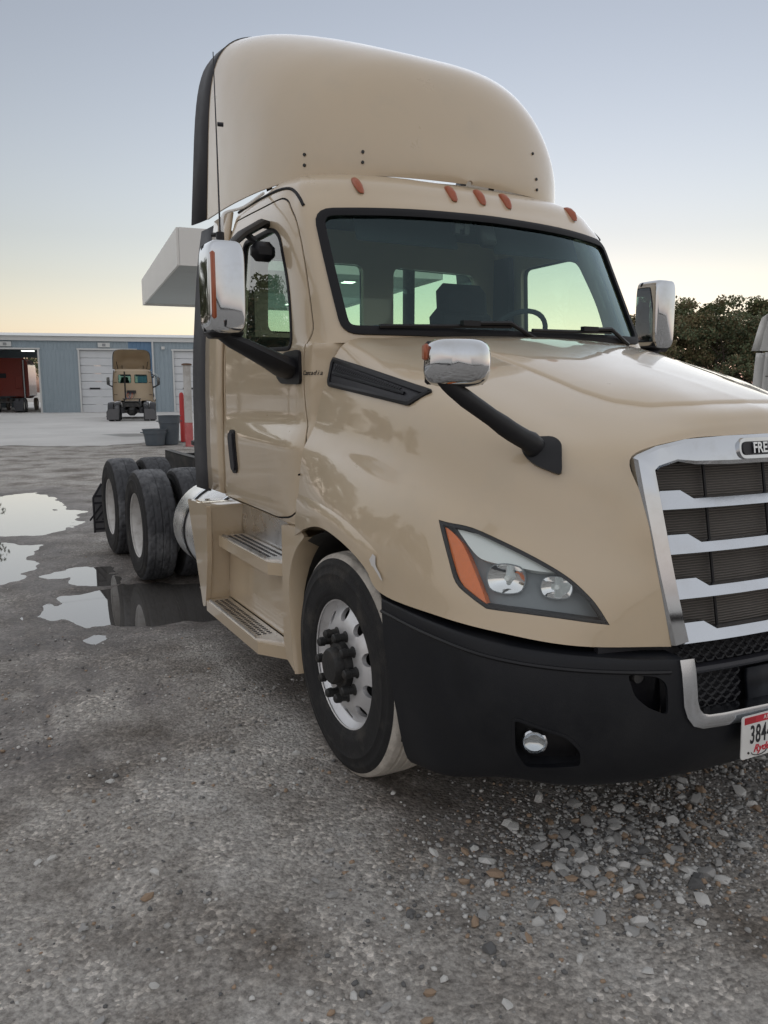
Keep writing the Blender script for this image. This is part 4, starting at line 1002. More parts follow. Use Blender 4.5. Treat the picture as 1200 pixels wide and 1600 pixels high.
def poly_sd(x, y, P):
    """signed distance to polygon, negative inside"""
    d = np.full(x.shape, 1e9); ins = np.zeros(x.shape, bool); n = len(P)
    for i in range(n):
        ax, ay = P[i]; bx, by = P[(i+1) % n]; ex, ey = bx-ax, by-ay
        t = np.clip(((x-ax)*ex+(y-ay)*ey)/(ex*ex+ey*ey), 0, 1); d = np.minimum(d, np.hypot(x-ax-t*ex, y-ay-t*ey))
        c = ((ay > y) != (by > y)) & (x < (bx-ax)*(y-ay)/(by-ay+1e-12)+ax); ins ^= c
    return np.where(ins, -d, d)
def pud_sd(x, y):
    d = np.full(x.shape, 1e9)
    for P in PUDDLES: d = np.minimum(d, poly_sd(x, y, P))
    return d+(fbm(x, y, .5, 3, 4)-.5)*.45
def ground_z(x, y):
    near = np.clip(1-(np.hypot(x+1, y-2)-9)/14, 0, 1)
    z = (fbm(x, y, 1.6, 5, 3)-.5)*.018*near+(fbm(x, y, .22, 21, 4)-.5)*.024*near
    trk = np.exp(-((x+2.35+.12*np.sin(y*.7))/.17)**2)+np.exp(-((x+3.15+.1*np.sin(y*.5))/.2)**2)
    z = z-.012*trk*np.clip((y+1.5)/1.5, 0, 1)*np.clip((16-y)/6, 0, 1)*(.6+.8*vnoise(x*0, y, .07, 40))
    sm = np.clip(1-np.abs(x+2.2)/.62, 0, 1)**.5*np.clip((y-.1)/.6, 0, 1)*np.clip((5.5-y)/2, 0, 1)      # ruts pressed by passing tyres
    z = z+(vnoise(x+.05*np.sin(y*1.3), y*.05, .075, 70)-.62)*.028*sm
    z = np.maximum(z, -.0145)
    d = pud_sd(x, y); s = np.clip(.5-d/.45, 0, 1); s = s*s*(3-2*s)
    z = z-.026*s*near
    ap = np.clip((y-17-.05*x)/3.0, 0, 1)
    return z*(1-ap)-.004*ap
def axis(lo, hi, step, far, g=1.16):
    a = list(np.arange(lo, hi+1e-6, step)); q = step; b = [hi]; c = [lo]
    while b[-1] < far: q = min(q*g, 12); b.append(b[-1]+q)
    q = step
    while c[-1] > -far: q = min(q*g, 12); c.append(c[-1]-q)
    return np.array(sorted(set(c[1:]+a+b[1:])))
gx = axis(-4.2, 1.6, .026, 420); gy = axis(-2.4, 12.0, .032, 420)
X, Y = np.meshgrid(gx, gy); Z = ground_z(X, Y)
me = bpy.data.meshes.new('ground'); nv = X.size; r_, c_ = X.shape
me.vertices.add(nv); me.vertices.foreach_set('co', np.stack([X, Y, Z], -1).ravel())
ii, jj = np.meshgrid(np.arange(r_-1), np.arange(c_-1), indexing='ij'); base = (ii*c_+jj).ravel()
quads = np.stack([base, base+1, base+c_+1, base+c_], 1); nf = len(quads)
me.loops.add(nf*4); me.loops.foreach_set('vertex_index', quads.ravel().astype(np.int32)); me.polygons.add(nf)
me.polygons.foreach_set('loop_start', np.arange(0, nf*4, 4, dtype=np.int32)); me.polygons.foreach_set('use_smooth', np.ones(nf, bool)); me.update()
PD = pud_sd(X, Y)
wet = np.clip(1-(PD-.05)/.9, 0, 1)*.85
band = np.clip(1-np.abs(X+2.25)/.95, 0, 1)*np.clip((Y-.2)/1.2, 0, 1)*np.clip((9-Y)/3, 0, 1)
wet = np.maximum(wet, np.clip(band*2.2, 0, 1)*np.clip((fbm(X, Y, .9, 31, 4)-.34)*5, 0, 1)*.95)
rut = np.clip(1-np.abs(X+2.2)/.62, 0, 1)**.5*np.clip((Y-.1)/.6, 0, 1)*np.clip((5.5-Y)/2, 0, 1)*np.clip(1.35-2.2*vnoise(X+.05*np.sin(Y*1.3), Y*.05, .075, 70), 0, 1)
wet = np.maximum(wet, rut*.95)
footprint_dark = np.clip((1.25-np.abs(X))/.2, 0, 1)*np.clip((Y+1.2)/.3, 0, 1)*np.clip((6-Y)/1, 0, 1)
wet = np.maximum(wet, footprint_dark*.55)  # the truck's footprint, darkened and smoothed through the same mask
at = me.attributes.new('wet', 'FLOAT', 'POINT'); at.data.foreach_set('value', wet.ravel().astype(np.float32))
def ground_material():
    m = bpy.data.materials.new('wet_gravel'); m.use_nodes = True; N = m.node_tree.nodes; L = m.node_tree.links; b = N['Principled BSDF']
    ge = N.new('ShaderNodeNewGeometry')
    def noise(s, d=6, r=.65):
        n = N.new('ShaderNodeTexNoise'); n.inputs['Scale'].default_value = s; n.inputs['Detail'].default_value = d; n.inputs['Roughness'].default_value = r; L.new(ge.outputs['Position'], n.inputs[0]); return n
    n1 = noise(1.3); rp = N.new('ShaderNodeValToRGB'); L.new(n1.outputs[0], rp.inputs[0])
    e = rp.color_ramp.elements; e[0].position = .33; e[0].color = (.20, .18, .16, 1); e[1].position = .66; e[1].color = (.60, .59, .575, 1)
    k = e.new(.5); k.color = (.45, .435, .415, 1)
    n2 = noise(34, 8, .75); r2 = N.new('ShaderNodeValToRGB'); L.new(n2.outputs[0], r2.inputs[0]); r2.color_ramp.elements[0].position = .34; r2.color_ramp.elements[0].color = (.42, .405, .39, 1); r2.color_ramp.elements[1].position = .64; r2.color_ramp.elements[1].color = (1.25, 1.23, 1.2, 1)
    mu = N.new('ShaderNodeMix'); mu.data_type = 'RGBA'; mu.blend_type = 'MULTIPLY'; mu.inputs[0].default_value = 1; L.new(rp.outputs[0], mu.inputs[6]); L.new(r2.outputs[0], mu.inputs[7])
    vo = N.new('ShaderNodeTexVoronoi'); vo.inputs['Scale'].default_value = 62; L.new(ge.outputs['Position'], vo.inputs[0])
    r3 = N.new('ShaderNodeValToRGB'); L.new(vo.outputs['Color'], r3.inputs[0]); r3.color_ramp.elements[0].position = .5; r3.color_ramp.elements[0].color = (.8, .79, .78, 1); r3.color_ramp.elements[1].position = .96; r3.color_ramp.elements[1].color = (1.9, 1.85, 1.8, 1)
    mu2 = N.new('ShaderNodeMix'); mu2.data_type = 'RGBA'; mu2.blend_type = 'MULTIPLY'; L.new(mu.outputs[2], mu2.inputs[6]); L.new(r3.outputs[0], mu2.inputs[7])
    n4 = noise(3.1); r4 = N.new('ShaderNodeMapRange'); r4.inputs[1].default_value = .38; r4.inputs[2].default_value = .62; L.new(n4.outputs[0], r4.inputs[0]); L.new(r4.outputs[0], mu2.inputs[0])
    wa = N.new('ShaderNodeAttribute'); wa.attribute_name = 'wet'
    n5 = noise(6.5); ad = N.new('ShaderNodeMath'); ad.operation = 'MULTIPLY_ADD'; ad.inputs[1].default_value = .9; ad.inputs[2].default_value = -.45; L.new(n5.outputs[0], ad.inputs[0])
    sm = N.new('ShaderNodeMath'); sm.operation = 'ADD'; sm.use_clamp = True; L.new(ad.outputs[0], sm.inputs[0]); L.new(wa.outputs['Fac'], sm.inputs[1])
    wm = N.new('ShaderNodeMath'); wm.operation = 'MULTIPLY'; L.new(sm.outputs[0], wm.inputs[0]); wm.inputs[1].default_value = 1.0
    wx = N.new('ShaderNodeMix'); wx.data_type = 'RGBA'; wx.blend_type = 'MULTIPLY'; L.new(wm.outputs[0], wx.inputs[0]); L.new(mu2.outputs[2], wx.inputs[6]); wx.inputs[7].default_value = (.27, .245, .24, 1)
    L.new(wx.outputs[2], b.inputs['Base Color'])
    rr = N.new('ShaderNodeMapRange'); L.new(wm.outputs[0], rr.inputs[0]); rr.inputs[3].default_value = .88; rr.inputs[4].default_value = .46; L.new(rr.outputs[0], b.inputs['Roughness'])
    b.inputs['Specular IOR Level'].default_value = .4
    n6 = noise(55, 6, .7); am = N.new('ShaderNodeMath'); am.operation = 'SUBTRACT'; L.new(n6.outputs[0], am.inputs[0]); L.new(vo.outputs['Distance'], am.inputs[1])
    bs = N.new('ShaderNodeMapRange'); L.new(wm.outputs[0], bs.inputs[0]); bs.inputs[3].default_value = .95; bs.inputs[4].default_value = .35
    bu = N.new('ShaderNodeBump'); bu.inputs['Distance'].default_value = .012; L.new(bs.outputs[0], bu.inputs['Strength']); L.new(am.outputs[0], bu.inputs['Height']); L.new(bu.outputs[0], b.inputs['Normal'])
    return m
me.materials.append(ground_material())
ground = link(bpy.data.objects.new('ground', me)); ground['kind'] = 'structure'
# puddle water: a still sheet that fills the dips
M['water'] = mat('puddle_water', (.09, .085, .08), .02)
M['water'].node_tree.nodes['Principled BSDF'].inputs['IOR'].default_value = 2.0
for k, P in enumerate(PUDDLES):
    xs_ = [p[0] for p in P]; ys_ = [p[1] for p in P]
    lo = (min(xs_)-.45, min(ys_)-.45); hi = (max(xs_)+.45, max(ys_)+.45)
    zt = -.0155-.0005*k
    w = mk('puddle', [(lo[0], lo[1], zt), (hi[0], lo[1], zt), (hi[0], hi[1], zt), (lo[0], hi[1], zt)], [(0, 1, 2, 3)], M['water'], smooth=False); w['kind'] = 'structure'
# concrete apron in front of the workshop
M['concrete'] = mat('concrete', (.58, .57, .55), .75, var=.22, vscale=.35, bump=.15, bscale=8, rvar=.15, dust=(.42, .41, .39), dscale=.22, damt=.75)
ex = np.linspace(-70, 90, 900); ey = 22.0+.04*ex+(fbm(ex, ex*0+3, 3.0, 8, 5)-.5)*6.0
V = [(x, y, .005) for x, y in zip(ex, ey)]+[(x, 110, .005) for x in ex]
ap = mk('concrete_apron', V, grid_faces(2, len(ex)), M['concrete'], smooth=False); ap['kind'] = 'structure'
st = [(3.0, 28.6), (3.5, 29.0), (4.1, 28.4), (4.3, 27.2), (3.9, 26.6), (3.3, 26.9)]
o = mk('wet_stain', [(2.2+(x-2.9)*1.6, y, .010) for x, y in st], [tuple(range(6))], mat('damp_concrete', (.10, .095, .09), .3, var=.3), smooth=False); o['kind'] = 'structure'

# loose stones
t_ = (1+5**.5)/2
ICO = np.array([(-1,t_,0),(1,t_,0),(-1,-t_,0),(1,-t_,0),(0,-1,t_),(0,1,t_),(0,-1,-t_),(0,1,-t_),(t_,0,-1),(t_,0,1),(-t_,0,-1),(-t_,0,1)])/1.902
ICF = np.array([(0,11,5),(0,5,1),(0,1,7),(0,7,10),(0,10,11),(1,5,9),(5,11,4),(11,10,2),(10,7,6),(7,1,8),(3,9,4),(3,4,2),(3,2,6),(3,6,8),(3,8,9),(4,9,5),(2,4,11),(6,2,10),(8,6,7),(9,8,1)])
def stone_mat(name, c): return mat(name, c, .8, var=.28, vscale=28, bump=.35, bscale=90, dust=tuple(q*.55 for q in c), dscale=20, damt=.5)
SM = [stone_mat('pale_stone', (.60, .595, .575)), stone_mat('grey_stone', (.36, .355, .345)), stone_mat('brown_stone', (.34, .245, .17)), stone_mat('dark_stone', (.13, .13, .13))]
VAR = []
for k in range(12):
    v = ICO*(1+rng.normal(0, .16, (12, 1)))*np.array([1, rng.uniform(.6, .95), rng.uniform(.45, .75)])
    m_ = bpy.data.meshes.new('stone'); m_.from_pydata([tuple(p) for p in v], [], [tuple(int(q) for q in f) for f in ICF]); m_.materials.append(SM[(0, 0, 1, 1, 0, 2, 1, 0, 3, 1, 2, 0)[k]])
    m_.polygons.foreach_set('use_smooth', np.ones(20, bool)); m_.set_sharp_from_angle(angle=R_(32)); VAR.append(m_)
def clear(x, y):                 # keep stones off the tyres, the bumper's foot and the water
    return (pud_sd(np.array([x]), np.array([y]))[0] > .12) and not (abs(x+1.03) < .2 and abs(y) < .28)
spots = []
while len(spots) < 300:
    q = rng.random()
    if q < .50: x, y, s = rng.normal(-.62, .30), rng.normal(-1.10, .17), rng.uniform(.012, .031)
    elif q < .66: x, y, s = rng.normal(.25, .3), rng.normal(-1.12, .2), rng.uniform(.012, .030)
    else: x, y, s = rng.uniform(-2.9, .3), rng.uniform(-1.75, .9), rng.uniform(.009, .024)
    if clear(x, y): spots.append((x, y, s))
sz = ground_z(np.array([s[0] for s in spots]), np.array([s[1] for s in spots]))
for (x, y, s), z in zip(spots, sz):
    o = bpy.data.objects.new('stone', VAR[rng.integers(12)]); link(o, ground); o.location = (x, y, z+s*.28); o.scale = (s*1.15, s, s); o.rotation_euler = (rng.normal(0, .25), rng.normal(0, .25), rng.uniform(0, 6.28))
def gravel(n, name):
    xs_, ys_, ss = [], [], []
    a = int(n*.30); b = int(n*.22); c = n-a-b
    x = np.concatenate([rng.normal(-.55, .42, a), rng.normal(.4, .5, b), rng.uniform(-4.0, 1.2, c)])
    y = np.concatenate([rng.normal(-1.05, .24, a), rng.normal(-.95, .38, b), rng.uniform(-2.2, 1, c)+rng.exponential(1.3, c)])
    keep = vnoise(x, y, .35, 60) > np.concatenate([np.zeros(a+b), np.full(c, .36)])
    keep &= pud_sd(x, y) > .03
    x, y = x[keep], y[keep]; m = len(x)
    s = np.clip(rng.lognormal(-5.15, .45, m), .0025, .014)
    ang = rng.uniform(0, 6.28, m); v = ICO[None]*(1+rng.normal(0, .17, (m, 12, 1)))*np.array([1, .8, .62])*s[:, None, None]
    ca, sa = np.cos(ang)[:, None], np.sin(ang)[:, None]
    vx = v[..., 0]*ca-v[..., 1]*sa+x[:, None]; vy = v[..., 0]*sa+v[..., 1]*ca+y[:, None]; vz = v[..., 2]+(ground_z(x, y)+s*.25)[:, None]
    co = np.stack([vx, vy, vz], -1).reshape(-1, 3); f = (ICF[None]+(np.arange(m)*12)[:, None, None]).reshape(-1, 3)
    me = bpy.data.meshes.new(name); me.vertices.add(len(co)); me.vertices.foreach_set('co', co.ravel()); me.loops.add(len(f)*3); me.loops.foreach_set('vertex_index', f.ravel().astype(np.int32))
    me.polygons.add(len(f)); me.polygons.foreach_set('loop_start', np.arange(0, len(f)*3, 3, dtype=np.int32))
    for q in SM: me.materials.append(q)
    mi = rng.choice(4, m, p=[.18, .50, .12, .20]); me.polygons.foreach_set('material_index', np.repeat(mi, 20).astype(np.int32)); me.update(); me.validate()
    o = link(bpy.data.objects.new(name, me), ground); o['kind'] = 'stuff'; o['label'] = 'fine grey and brown gravel strewn over the yard'
    return o
gravel(14000, 'gravel')

# ================================================================== workshop building
M['blue_steel'] = mat('blue_cladding', (.31, .375, .42), .5, var=.08, vscale=.6, rvar=.1, dust=(.25, .31, .35), dscale=.5, damt=.5)
M['deep_blue'] = mat('deep_blue_cladding', (.13, .23, .36), .5, var=.08, vscale=.6)
M['trim_white'] = mat('white_trim', (.62, .63, .62), .5, var=.06)
M['door_white'] = mat('white_shutter', (.66, .68, .70), .5, var=.05, vscale=.8, dust=(.5, .51, .52), dscale=.6, damt=.4)
B = empty('metal_building', None, (0.69, 61.13, 0), math.atan2(-3.58, 12.88))
tag(B, 'long blue steel clad workshop with white roll doors and one open bay', 'building')
def ribbed(name, s0, s1, z0, z1, m, y=0., flip=1):
    prof = []; s = s0
    while s < s1-1e-6:
        for ds, dy in ((0, 0), (.20, 0), (.225, -.035), (.275, -.035), (.30, 0)):
            if s+ds <= s1: prof.append((s+ds, y+dy*flip))
        s += .30
    if prof[-1][0] < s1: prof.append((s1, y))
    V = [(a, b, z) for z in (z0, z1) for a, b in prof]; return mk(name, V, grid_faces(2, len(prof)), m, B, 20)
OPEN = [(-1.6, 2.75), (5.5, 9.5), (12.2, 16.2), (-8.6, -4.6), (20.5, 24.5), (28, 32)]
OPEN.sort(); DH = 4.55
cur = -13.0
for a, b in OPEN+[(44, 44)]:
    if a == 12.2:
        ribbed('wall_panel', cur, 10.7, 0, DH, M['deep_blue']); ribbed('wall_panel', 10.7, a, 0, DH, M['blue_steel'])
    else: ribbed('wall_panel', cur, a, 0, DH, M['blue_steel'])
    cur = b
ribbed('wall_header', -13, 9.0, DH, 5.2, M['blue_steel']); ribbed('wall_header', 9.0, 10.7, DH, 5.2, M['deep_blue']); ribbed('wall_header', 10.7, 44, DH, 5.2, M['blue_steel'])
MB().box((15.5, -.06, 5.36), (57.2, .22, .34)).build('eave_trim', M['trim_white'], B)
V = [(-13.2, -.3, 5.52), (44.2, -.3, 5.52), (44.2, 9, 6.3), (-13.2, 9, 6.3), (-13.2, 18.3, 5.52), (44.2, 18.3, 5.52)]
mk('roof', V, [(0, 1, 2, 3), (3, 2, 5, 4)], M['trim_white'], B, smooth=False)
MB().box((-13, 9, 2.75), (.1, 18, 5.5)).build('end_wall', M['blue_steel'], B); MB().box((44, 9, 2.75), (.1, 18, 5.5)).build('end_wall', M['blue_steel'], B)
MB().box((-7.4, 18, 2.75), (11.2, .1, 5.5)).build('back_wall', M['blue_steel'], B); MB().box((24.5, 18, 2.75), (39, .1, 5.5)).build('back_wall', M['blue_steel'], B); MB().box((1.6, 18, 5.05), (6.8, .1, .9)).build('back_wall', M['blue_steel'], B)
MB().box((4.4, 9, 2.75), (.12, 17.6, 5.5)).build('partition', M['trim_white'], B)
for a, b in OPEN:
    for s in (a, b): MB().box((s, -.05, DH/2), (.12, .12, DH)).build('door_jamb', M['trim_white'], B)
    MB().box(((a+b)/2, -.05, DH+.06), (b-a+.24, .14, .12)).build('door_lintel', M['trim_white'], B)
    if a == -1.6: continue
    d = empty('roll_door', B); n = 8; h = DH/n
    for k in range(n): MB().box(((a+b)/2, .12, h*(k+.5)), (b-a-.1, .05, h-.02), bev=.012).build('door_section', M['door_white'], d)
    for s in (.25, .65):
        MB().box((a+(b-a)*s, .085, 1.75), (.62*1.2, .02, .13)).build('door_window', M['ink'], d)
for s in (.55, 7.3, 14.2):
    MB().box((s, -.10, 4.92), (.85, .04, .34), bev=.01).build('bay_sign', M['trim_white'], B); 
for s in (.55, 7.3, 14.2):
    MB().box((s, -.125, 4.92), (.24, .012, .2), bev=.005).build('sign_mark', mat('sign_grey', (.28, .29, .30), .6), B)
MB().cyl((10.74, -.12, 0), (10.74, -.12, 5.2), .07, 10).build('downpipe', M['trim_white'], B)
MB().box((11.5, -.14, 4.75), (.25, .16, .22), bev=.02).build('wall_light', M['trim_white'], B)
MB().box((1.25, 4.2, 4.62), (.9, .3, .08)).build('bay_lamp', emit_mat('bay_tube', (.95, 1, .9), .18), B)

# red tractor backed into the open bay
Rt = empty('red_truck', None, (2.05, 66.3, 0), R_(168)); tag(Rt, 'red sleeper cab semi truck parked inside the open workshop bay', 'truck')
mb = MB(); mb.prism(rpoly([(-1.25,1.15),(1.25,1.15),(1.25,3.55),(1.05,4.05),(-1.05,4.05),(-1.25,3.55)], .15, 4), lambda a, b, h: Vector((a, h, b)), -2.6, 1.9); mb.build('cab_body', M['red_paint'], Rt, 40)
MB().box((0, -3.6, 1.45), (1.9, 2.0, .95), bev=.2).build('hood', M['red_paint'], Rt)
MB().box((.62, 1.93, 2.72), (.62, .05, .36), bev=.02).build('rear_window', M['ink'], Rt)
MB().box((-.55, 1.93, 2.2), (.5, .05, .9), bev=.02).build('rear_panel', M['red_paint'], Rt)
MB().cyl((-.95, 2.15, 1.0), (-.95, 2.15, 3.9), .08, 12).build('exhaust_stack', M['chrome_dull'], Rt)
for sx in (-1, 1):
    MB().box((sx*.43, 3.5, .88), (.08, 4.2, .27)).build('frame_rail', M['frame'], Rt); MB().box((sx*.95, 5.75, .5), (.6, .02, .7)).build('mud_flap', M['flap'], Rt)
MB().box((0, 3.6, 1.17), (.95, .9, .06)).build('fifth_wheel', M['frame'], Rt)
MB().box((0, 5.7, .78), (2.2, .08, .10)).build('tail_bar', M['frame'], Rt)
for y in (3.4, 4.75):
    for x in (-1.08, -.75, .75, 1.08):
        Wd = empty('wheel', Rt, (x, y, .503)); Wd.rotation_euler[2] = 0 if x > 0 else math.pi
        for p in wheel_parts('drive', 'tread')[:3]: c = p.copy(); link(c); c.parent = Wd
for x in (-1.05, 1.05):
    Wd = empty('wheel', Rt, (x, -3.3, .503)); Wd.rotation_euler[2] = 0 if x > 0 else math.pi
    for p in wheel_parts('steer', 'tread_mud')[:3]: c = p.copy(); link(c); c.parent = Wd

# ================================================================== fuel canopy
K = empty('fuel_canopy', None, (3.05, 18.87, 0), math.atan2(-.125, .992)); tag(K, 'flat white fuel canopy with lit downlight standing behind the tan cab', 'canopy')
M['fascia'] = mat('canopy_fascia', (.74, .73, .70), .5, var=.05, vscale=.5); M['soffit'] = mat('canopy_soffit', (.46, .49, .48), .6, var=.08, vscale=.5)
cw, cl, zb, zt = 7.8, 11.1, 5.0, 5.98
for c, d in (((0, cl/2, (zb+zt)/2), (.06, cl, zt-zb)), ((cw, cl/2, (zb+zt)/2), (.06, cl, zt-zb)), ((cw/2, 0, (zb+zt)/2), (cw-.07, .06, zt-zb)), ((cw/2, cl, (zb+zt)/2), (cw-.07, .06, zt-zb))): MB().box(c, d).build('fascia', M['fascia'], K)
n = 12
for k in range(n): MB().box((cw/2, cl*(k+.5)/n, zb+.10), (cw-.10, cl/n-.015, .03)).build('soffit_panel', M['soffit'], K)
MB().box((cw/2, cl/2, zt-.08), (cw-.08, cl-.08, .05)).build('roof_deck', M['soffit'], K)
for x, y in ((3.9, 2.6), (3.9, 8.6)): MB().box((x, y, zb/2+.05), (.28, .28, zb+.06), bev=.02).build('column', M['trim_white'], K)
for x in (2.0, 5.45):
    for y in (1.9, 5.4, 9.0):
        MB().box((x, y, zb+.07), (.46, .46, .06), bev=.01).build('downlight', M['trim_white'], K)
        MB().box((x, y, zb+.032), (.36, .36, .012)).build('lamp_panel', emit_mat('canopy_lamp', (1, .98, .90), .35), K)

# ================================================================== small things by the apron
M['grey_plastic'] = mat('grey_plastic', (.085, .105, .125), .55, var=.15, vscale=3, dust=(.16, .16, .16), dscale=4, damt=.3)
def bin_(loc, r, h, sy, label, name):
    t = empty(name, None, loc); tag(t, label, 'bin')
    o = MB().lathe([(.0, r*.76), (.0, 0)], 28, axis='Z').lathe([(0, r*.76), (.04, r*.79), (h*.72, r*.93), (h*.73, r*.99), (h-.03, r), (h-.03, r*1.06), (h, r*1.06), (h, r*.97), (h*.7, r*.9), (.05, r*.75)], 28, axis='Z').build('body', M['grey_plastic'], t, 30)
    for s in (-1, 1): MB().tube([(s*r*1.02, -.09, h*.80), (s*r*1.15, -.08, h*.80), (s*r*1.17, 0, h*.80), (s*r*1.15, .08, h*.80), (s*r*1.02, .09, h*.80)], .014, 6).build('handle', M['grey_plastic'], t)
    t.scale = (1, sy, 1); return t
bin_((3.38, 22.0, .01), .33, .90, 1, 'tall round grey rubbish bin with moulded handles beside the red bollard', 'rubbish_bin')
bin_((2.86, 21.75, .01), .36, .50, .8, 'low grey plastic tub in front of the tall rubbish bin', 'plastic_tub')
b = empty('bollard', None, (4.02, 22.9, 0)); tag(b, 'slim red steel bollard between the rubbish bin and the stained white post', 'bollard')
MB().lathe([(0, .075), (1.52, .075), (1.58, .06), (1.61, .03), (1.615, 0)], 18, axis='Z').build('pipe', mat('red_bollard', (.50, .035, .035), .5, var=.15), b)
MB().lathe([(0, .0), (0, .14), (.02, .14), (.02, .075)], 18, axis='Z').build('base_plate', M['frame'], b)
b = empty('pipe_post', None, (3.70, 20.9, 0)); tag(b, 'tall stained white pipe post with faded red base next to the red bollard', 'post')
MB().lathe([(.72, .115), (2.42, .115)], 20, axis='Z').build('white_pipe', mat('stained_white', (.55, .54, .52), .55, var=.1, dust=(.22, .17, .12), dscale=1.6, damt=.7), b)
MB().lathe([(0, .118), (.72, .118)], 20, axis='Z').build('red_base', mat('faded_red', (.52, .13, .13), .6, var=.25, dust=(.6, .5, .48), dscale=3, damt=.5), b)
MB().lathe([(2.42, .115), (2.42, .15), (2.46, .15), (2.48, .10), (2.485, 0)], 20, axis='Z').build('cap', mat('rust', (.16, .10, .07), .8, var=.3), b)

# ================================================================== trees
BARK = mat('bark', (.06, .047, .036), .9, var=.3, vscale=6, bump=.5, bscale=14)
LEAF = [mat('foliage_olive', (.135, .145, .062), .75, var=.5, vscale=1.2), mat('foliage_green', (.10, .125, .062), .75, var=.5, vscale=1.2), mat('foliage_rust', (.16, .125, .062), .75, var=.4, vscale=1.2)]
def make_tree(seed, h, rad, trunk_h, leafm, n_leaf, pine=False):
    g = np.random.default_rng(seed); root = empty('tree')
    mb = MB(); top = Vector((g.normal(0, .3), g.normal(0, .3), h*.86)); pts = [Vector((0, 0, -.1)), Vector((g.normal(0, .1), g.normal(0, .1), h*.25)), Vector((g.normal(0, .2), g.normal(0, .2), h*.55)), top]
    r0 = h*.022; mb.tube(cr([tuple(p) for p in pts], 4), list(np.linspace(r0, r0*.2, 13)), 8); tips = []
    nb = 22
    for k in range(nb):
        t = trunk_h+(.97-trunk_h)*(k+g.random())/nb; z = h*t*.9; c = Vector((0, 0, z)); a = g.uniform(0, 6.28)
        reach = rad*(1-(max(0, t-.55)/.45)**1.6*.75)*g.uniform(.6, 1.08)*(.55+.45*min(1, (t-trunk_h)/.2+.4)); up = reach*g.uniform(.15, .6)
        e = c+Vector((math.cos(a)*reach, math.sin(a)*reach, up)); m_ = c.lerp(e, .5)+Vector((0, 0, reach*.12))
        mb.tube([c, m_, e], [r0*.32, r0*.2, r0*.06], 5); tips += [c.lerp(e, .5), c.lerp(e, .75), e, e+Vector(g.normal(0, .15*rad, 3))]
    mb.build('trunk', BARK, root, 60)
    tips = np.array([tuple(t) for t in tips]); tips = tips[g.random(len(tips)) > .10]
    ci = g.integers(len(tips), size=n_leaf); cs_ = .10*h*.9*g.uniform(.5, 1.1, len(tips))
    d = g.normal(0, 1, (n_leaf, 3)); d /= np.linalg.norm(d, axis=1)[:, None]; rr = g.random(n_leaf)**.45
    p = tips[ci]+d*(cs_[ci]*rr)[:, None]*np.array([1.25, 1.25, .78])
    s = h*.011*g.uniform(.6, 1.5, n_leaf); u = g.normal(0, 1, (n_leaf, 3)); u /= np.linalg.norm(u, axis=1)[:, None]; w = np.cross(u, g.normal(0, 1, (n_leaf, 3))); w /= np.linalg.norm(w, axis=1)[:, None]
    s = s[:, None]; V = np.stack([p-u*s, p+w*s*.55, p+u*s*1.1, p-w*s*.55], 1).reshape(-1, 3)
    me = bpy.data.meshes.new('crown'); me.vertices.add(len(V)); me.vertices.foreach_set('co', V.ravel()); me.loops.add(n_leaf*4); me.loops.foreach_set('vertex_index', np.arange(n_leaf*4, dtype=np.int32)); me.polygons.add(n_leaf); me.polygons.foreach_set('loop_start', np.arange(0, n_leaf*4, 4, dtype=np.int32))
    for q in leafm: me.materials.append(q)
    me.polygons.foreach_set('material_index', g.choice(len(leafm), n_leaf, p=[.7]+[.3/(len(leafm)-1)]*(len(leafm)-1) if len(leafm) > 1 else [1.]).astype(np.int32)); me.update()
    link(bpy.data.objects.new('crown', me), root); return root
PROTO = [make_tree(1, 7.2, 3.0, .22, [LEAF[0], LEAF[1]], 13000), make_tree(2, 6.6, 3.0, .14, [LEAF[1], LEAF[2]], 13000), make_tree(3, 6.9, 2.8, .18, [LEAF[2], LEAF[0]], 16000), make_tree(4, 9.5, 2.4, .4, [LEAF[1], LEAF[0]], 8000)]
placed = set()
def put_tree(k, x, y, s, rz, label, group):
    src = PROTO[k]
    if k in placed:
        t = src.copy(); link(t)
        for ch in src.children: c = ch.copy(); link(c); c.parent = t
    else: t = src; placed.add(k)
    t.location = (x, y, 0); t.scale = (s, s, s); t.rotation_euler[2] = rz; t['label'] = label; t['category'] = 'tree'; t['group'] = group; return t
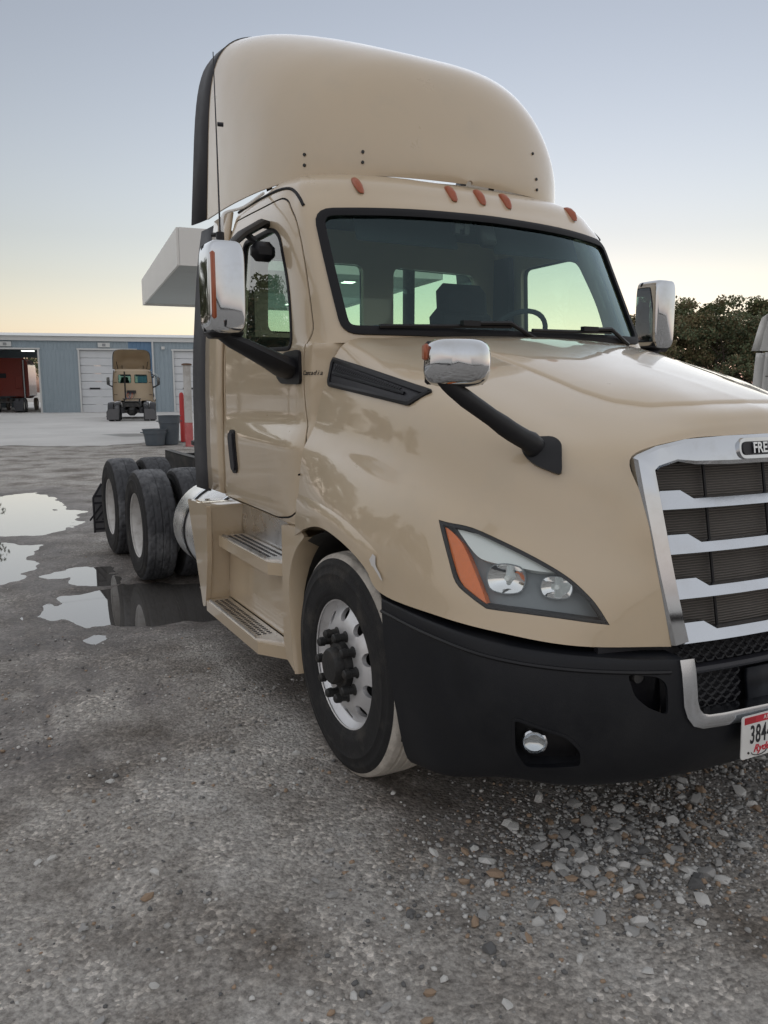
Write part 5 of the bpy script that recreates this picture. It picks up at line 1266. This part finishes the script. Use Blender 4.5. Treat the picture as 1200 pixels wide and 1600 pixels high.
for k, x, y, s, rz, lab in (
    (1, 30.6, 28.4, .66, 2.2, 'thin low tree peeping between the windshield pillar and far mirror'),
    (0, 28.8, 26.5, .86, 0, 'rounded olive tree half hidden by the far chrome mirror'),
    (2, 28.2, 24.5, .98, 4.0, 'brownish green tree directly right of the far chrome mirror'), (0, 31.6, 26.1, 1.08, 1.3, 'broad olive tree at the back of the row beyond the hood'),
    (1, 29.3, 22.8, .92, 5.1, 'dense dark tree in the middle of the row beyond the hood'), (2, 33.6, 25.0, 1.02, .7, 'tall brownish tree at the back of the row beyond the hood'),
    (1, 31.1, 21.8, .95, 3.3, 'dense dark tree standing behind the white truck'), (0, 34.8, 23.2, 1.10, 3.9, 'tall olive tree behind the white truck'), (2, 33.5, 19.5, 1.0, 2.9, 'brownish tree at the end of the row past the white truck')):
    put_tree(k, x, y, s*.86, rz, lab, 'trees beyond the yard')
for i in range(17):                                   # tree line left of the yard: seen in the door paint, glass and chrome
    an = R_(-62+3.6*i); d = 44+6*math.sin(i*2.1); k = (3, 1, 0, 2, 1)[i % 5]
    put_tree(k, -1+d*math.sin(an), 2+d*math.cos(an), (.95, 1.05, 1.1, 1.0, .9)[i % 5]*(1.4 if i > 9 else 1), i*1.7, 'tree in the long line left of the yard mirrored in the truck paint', 'tree line left of the yard')
for k, x, y, s, rz, lab in ((2, -6.5, 92, 1.0, 2.6, 'brownish tree seen through the open workshop bay'), (0, 4.2, 95, 1.0, .6, 'olive tree seen through the open workshop bay')):
    put_tree(k, x, y, s, rz, lab, 'trees behind the workshop')

# ================================================================== the other tractors: copies of the first, part by part
def copy_tree(o, parent=None, recol=None, skip=()):
    c = o.copy(); COL.objects.link(c); c.parent = parent
    for k in ('label', 'category', 'group'):
        if k in c and parent is not None: del c[k]
    if recol and c.type == 'MESH':
        for i, sl in enumerate(c.material_slots):
            if sl.material in (M['tan'], M['flap']): sl.link = 'OBJECT'; sl.material = recol
    for ch in list(o.children):
        if ch.name.split('.')[0] not in skip: copy_tree(ch, c, recol, skip)
    return c
SKIP = ('license_plate', 'cowl_letter', 'hood_mirror', 'paint_scrape', 'wiper', 'lug_nut', 'fairing_bolt', 'vent_blade', 'vent_mesh')
T['group'] = 'day cab tractors in the yard'
t2 = copy_tree(T, None, None, SKIP); t2.location = (7.35, 47.1, 0); t2.rotation_euler[2] = R_(167)
t2['label'] = 'distant tan day cab tractor seen from behind at the white roll door'
t3 = copy_tree(T, None, M['white_paint'], SKIP); t3.location = (20.25, 10.67, 0); t3.rotation_euler[2] = R_(61.4)
t3['label'] = 'white tractor cab cut off by the frame edge beyond the hood'
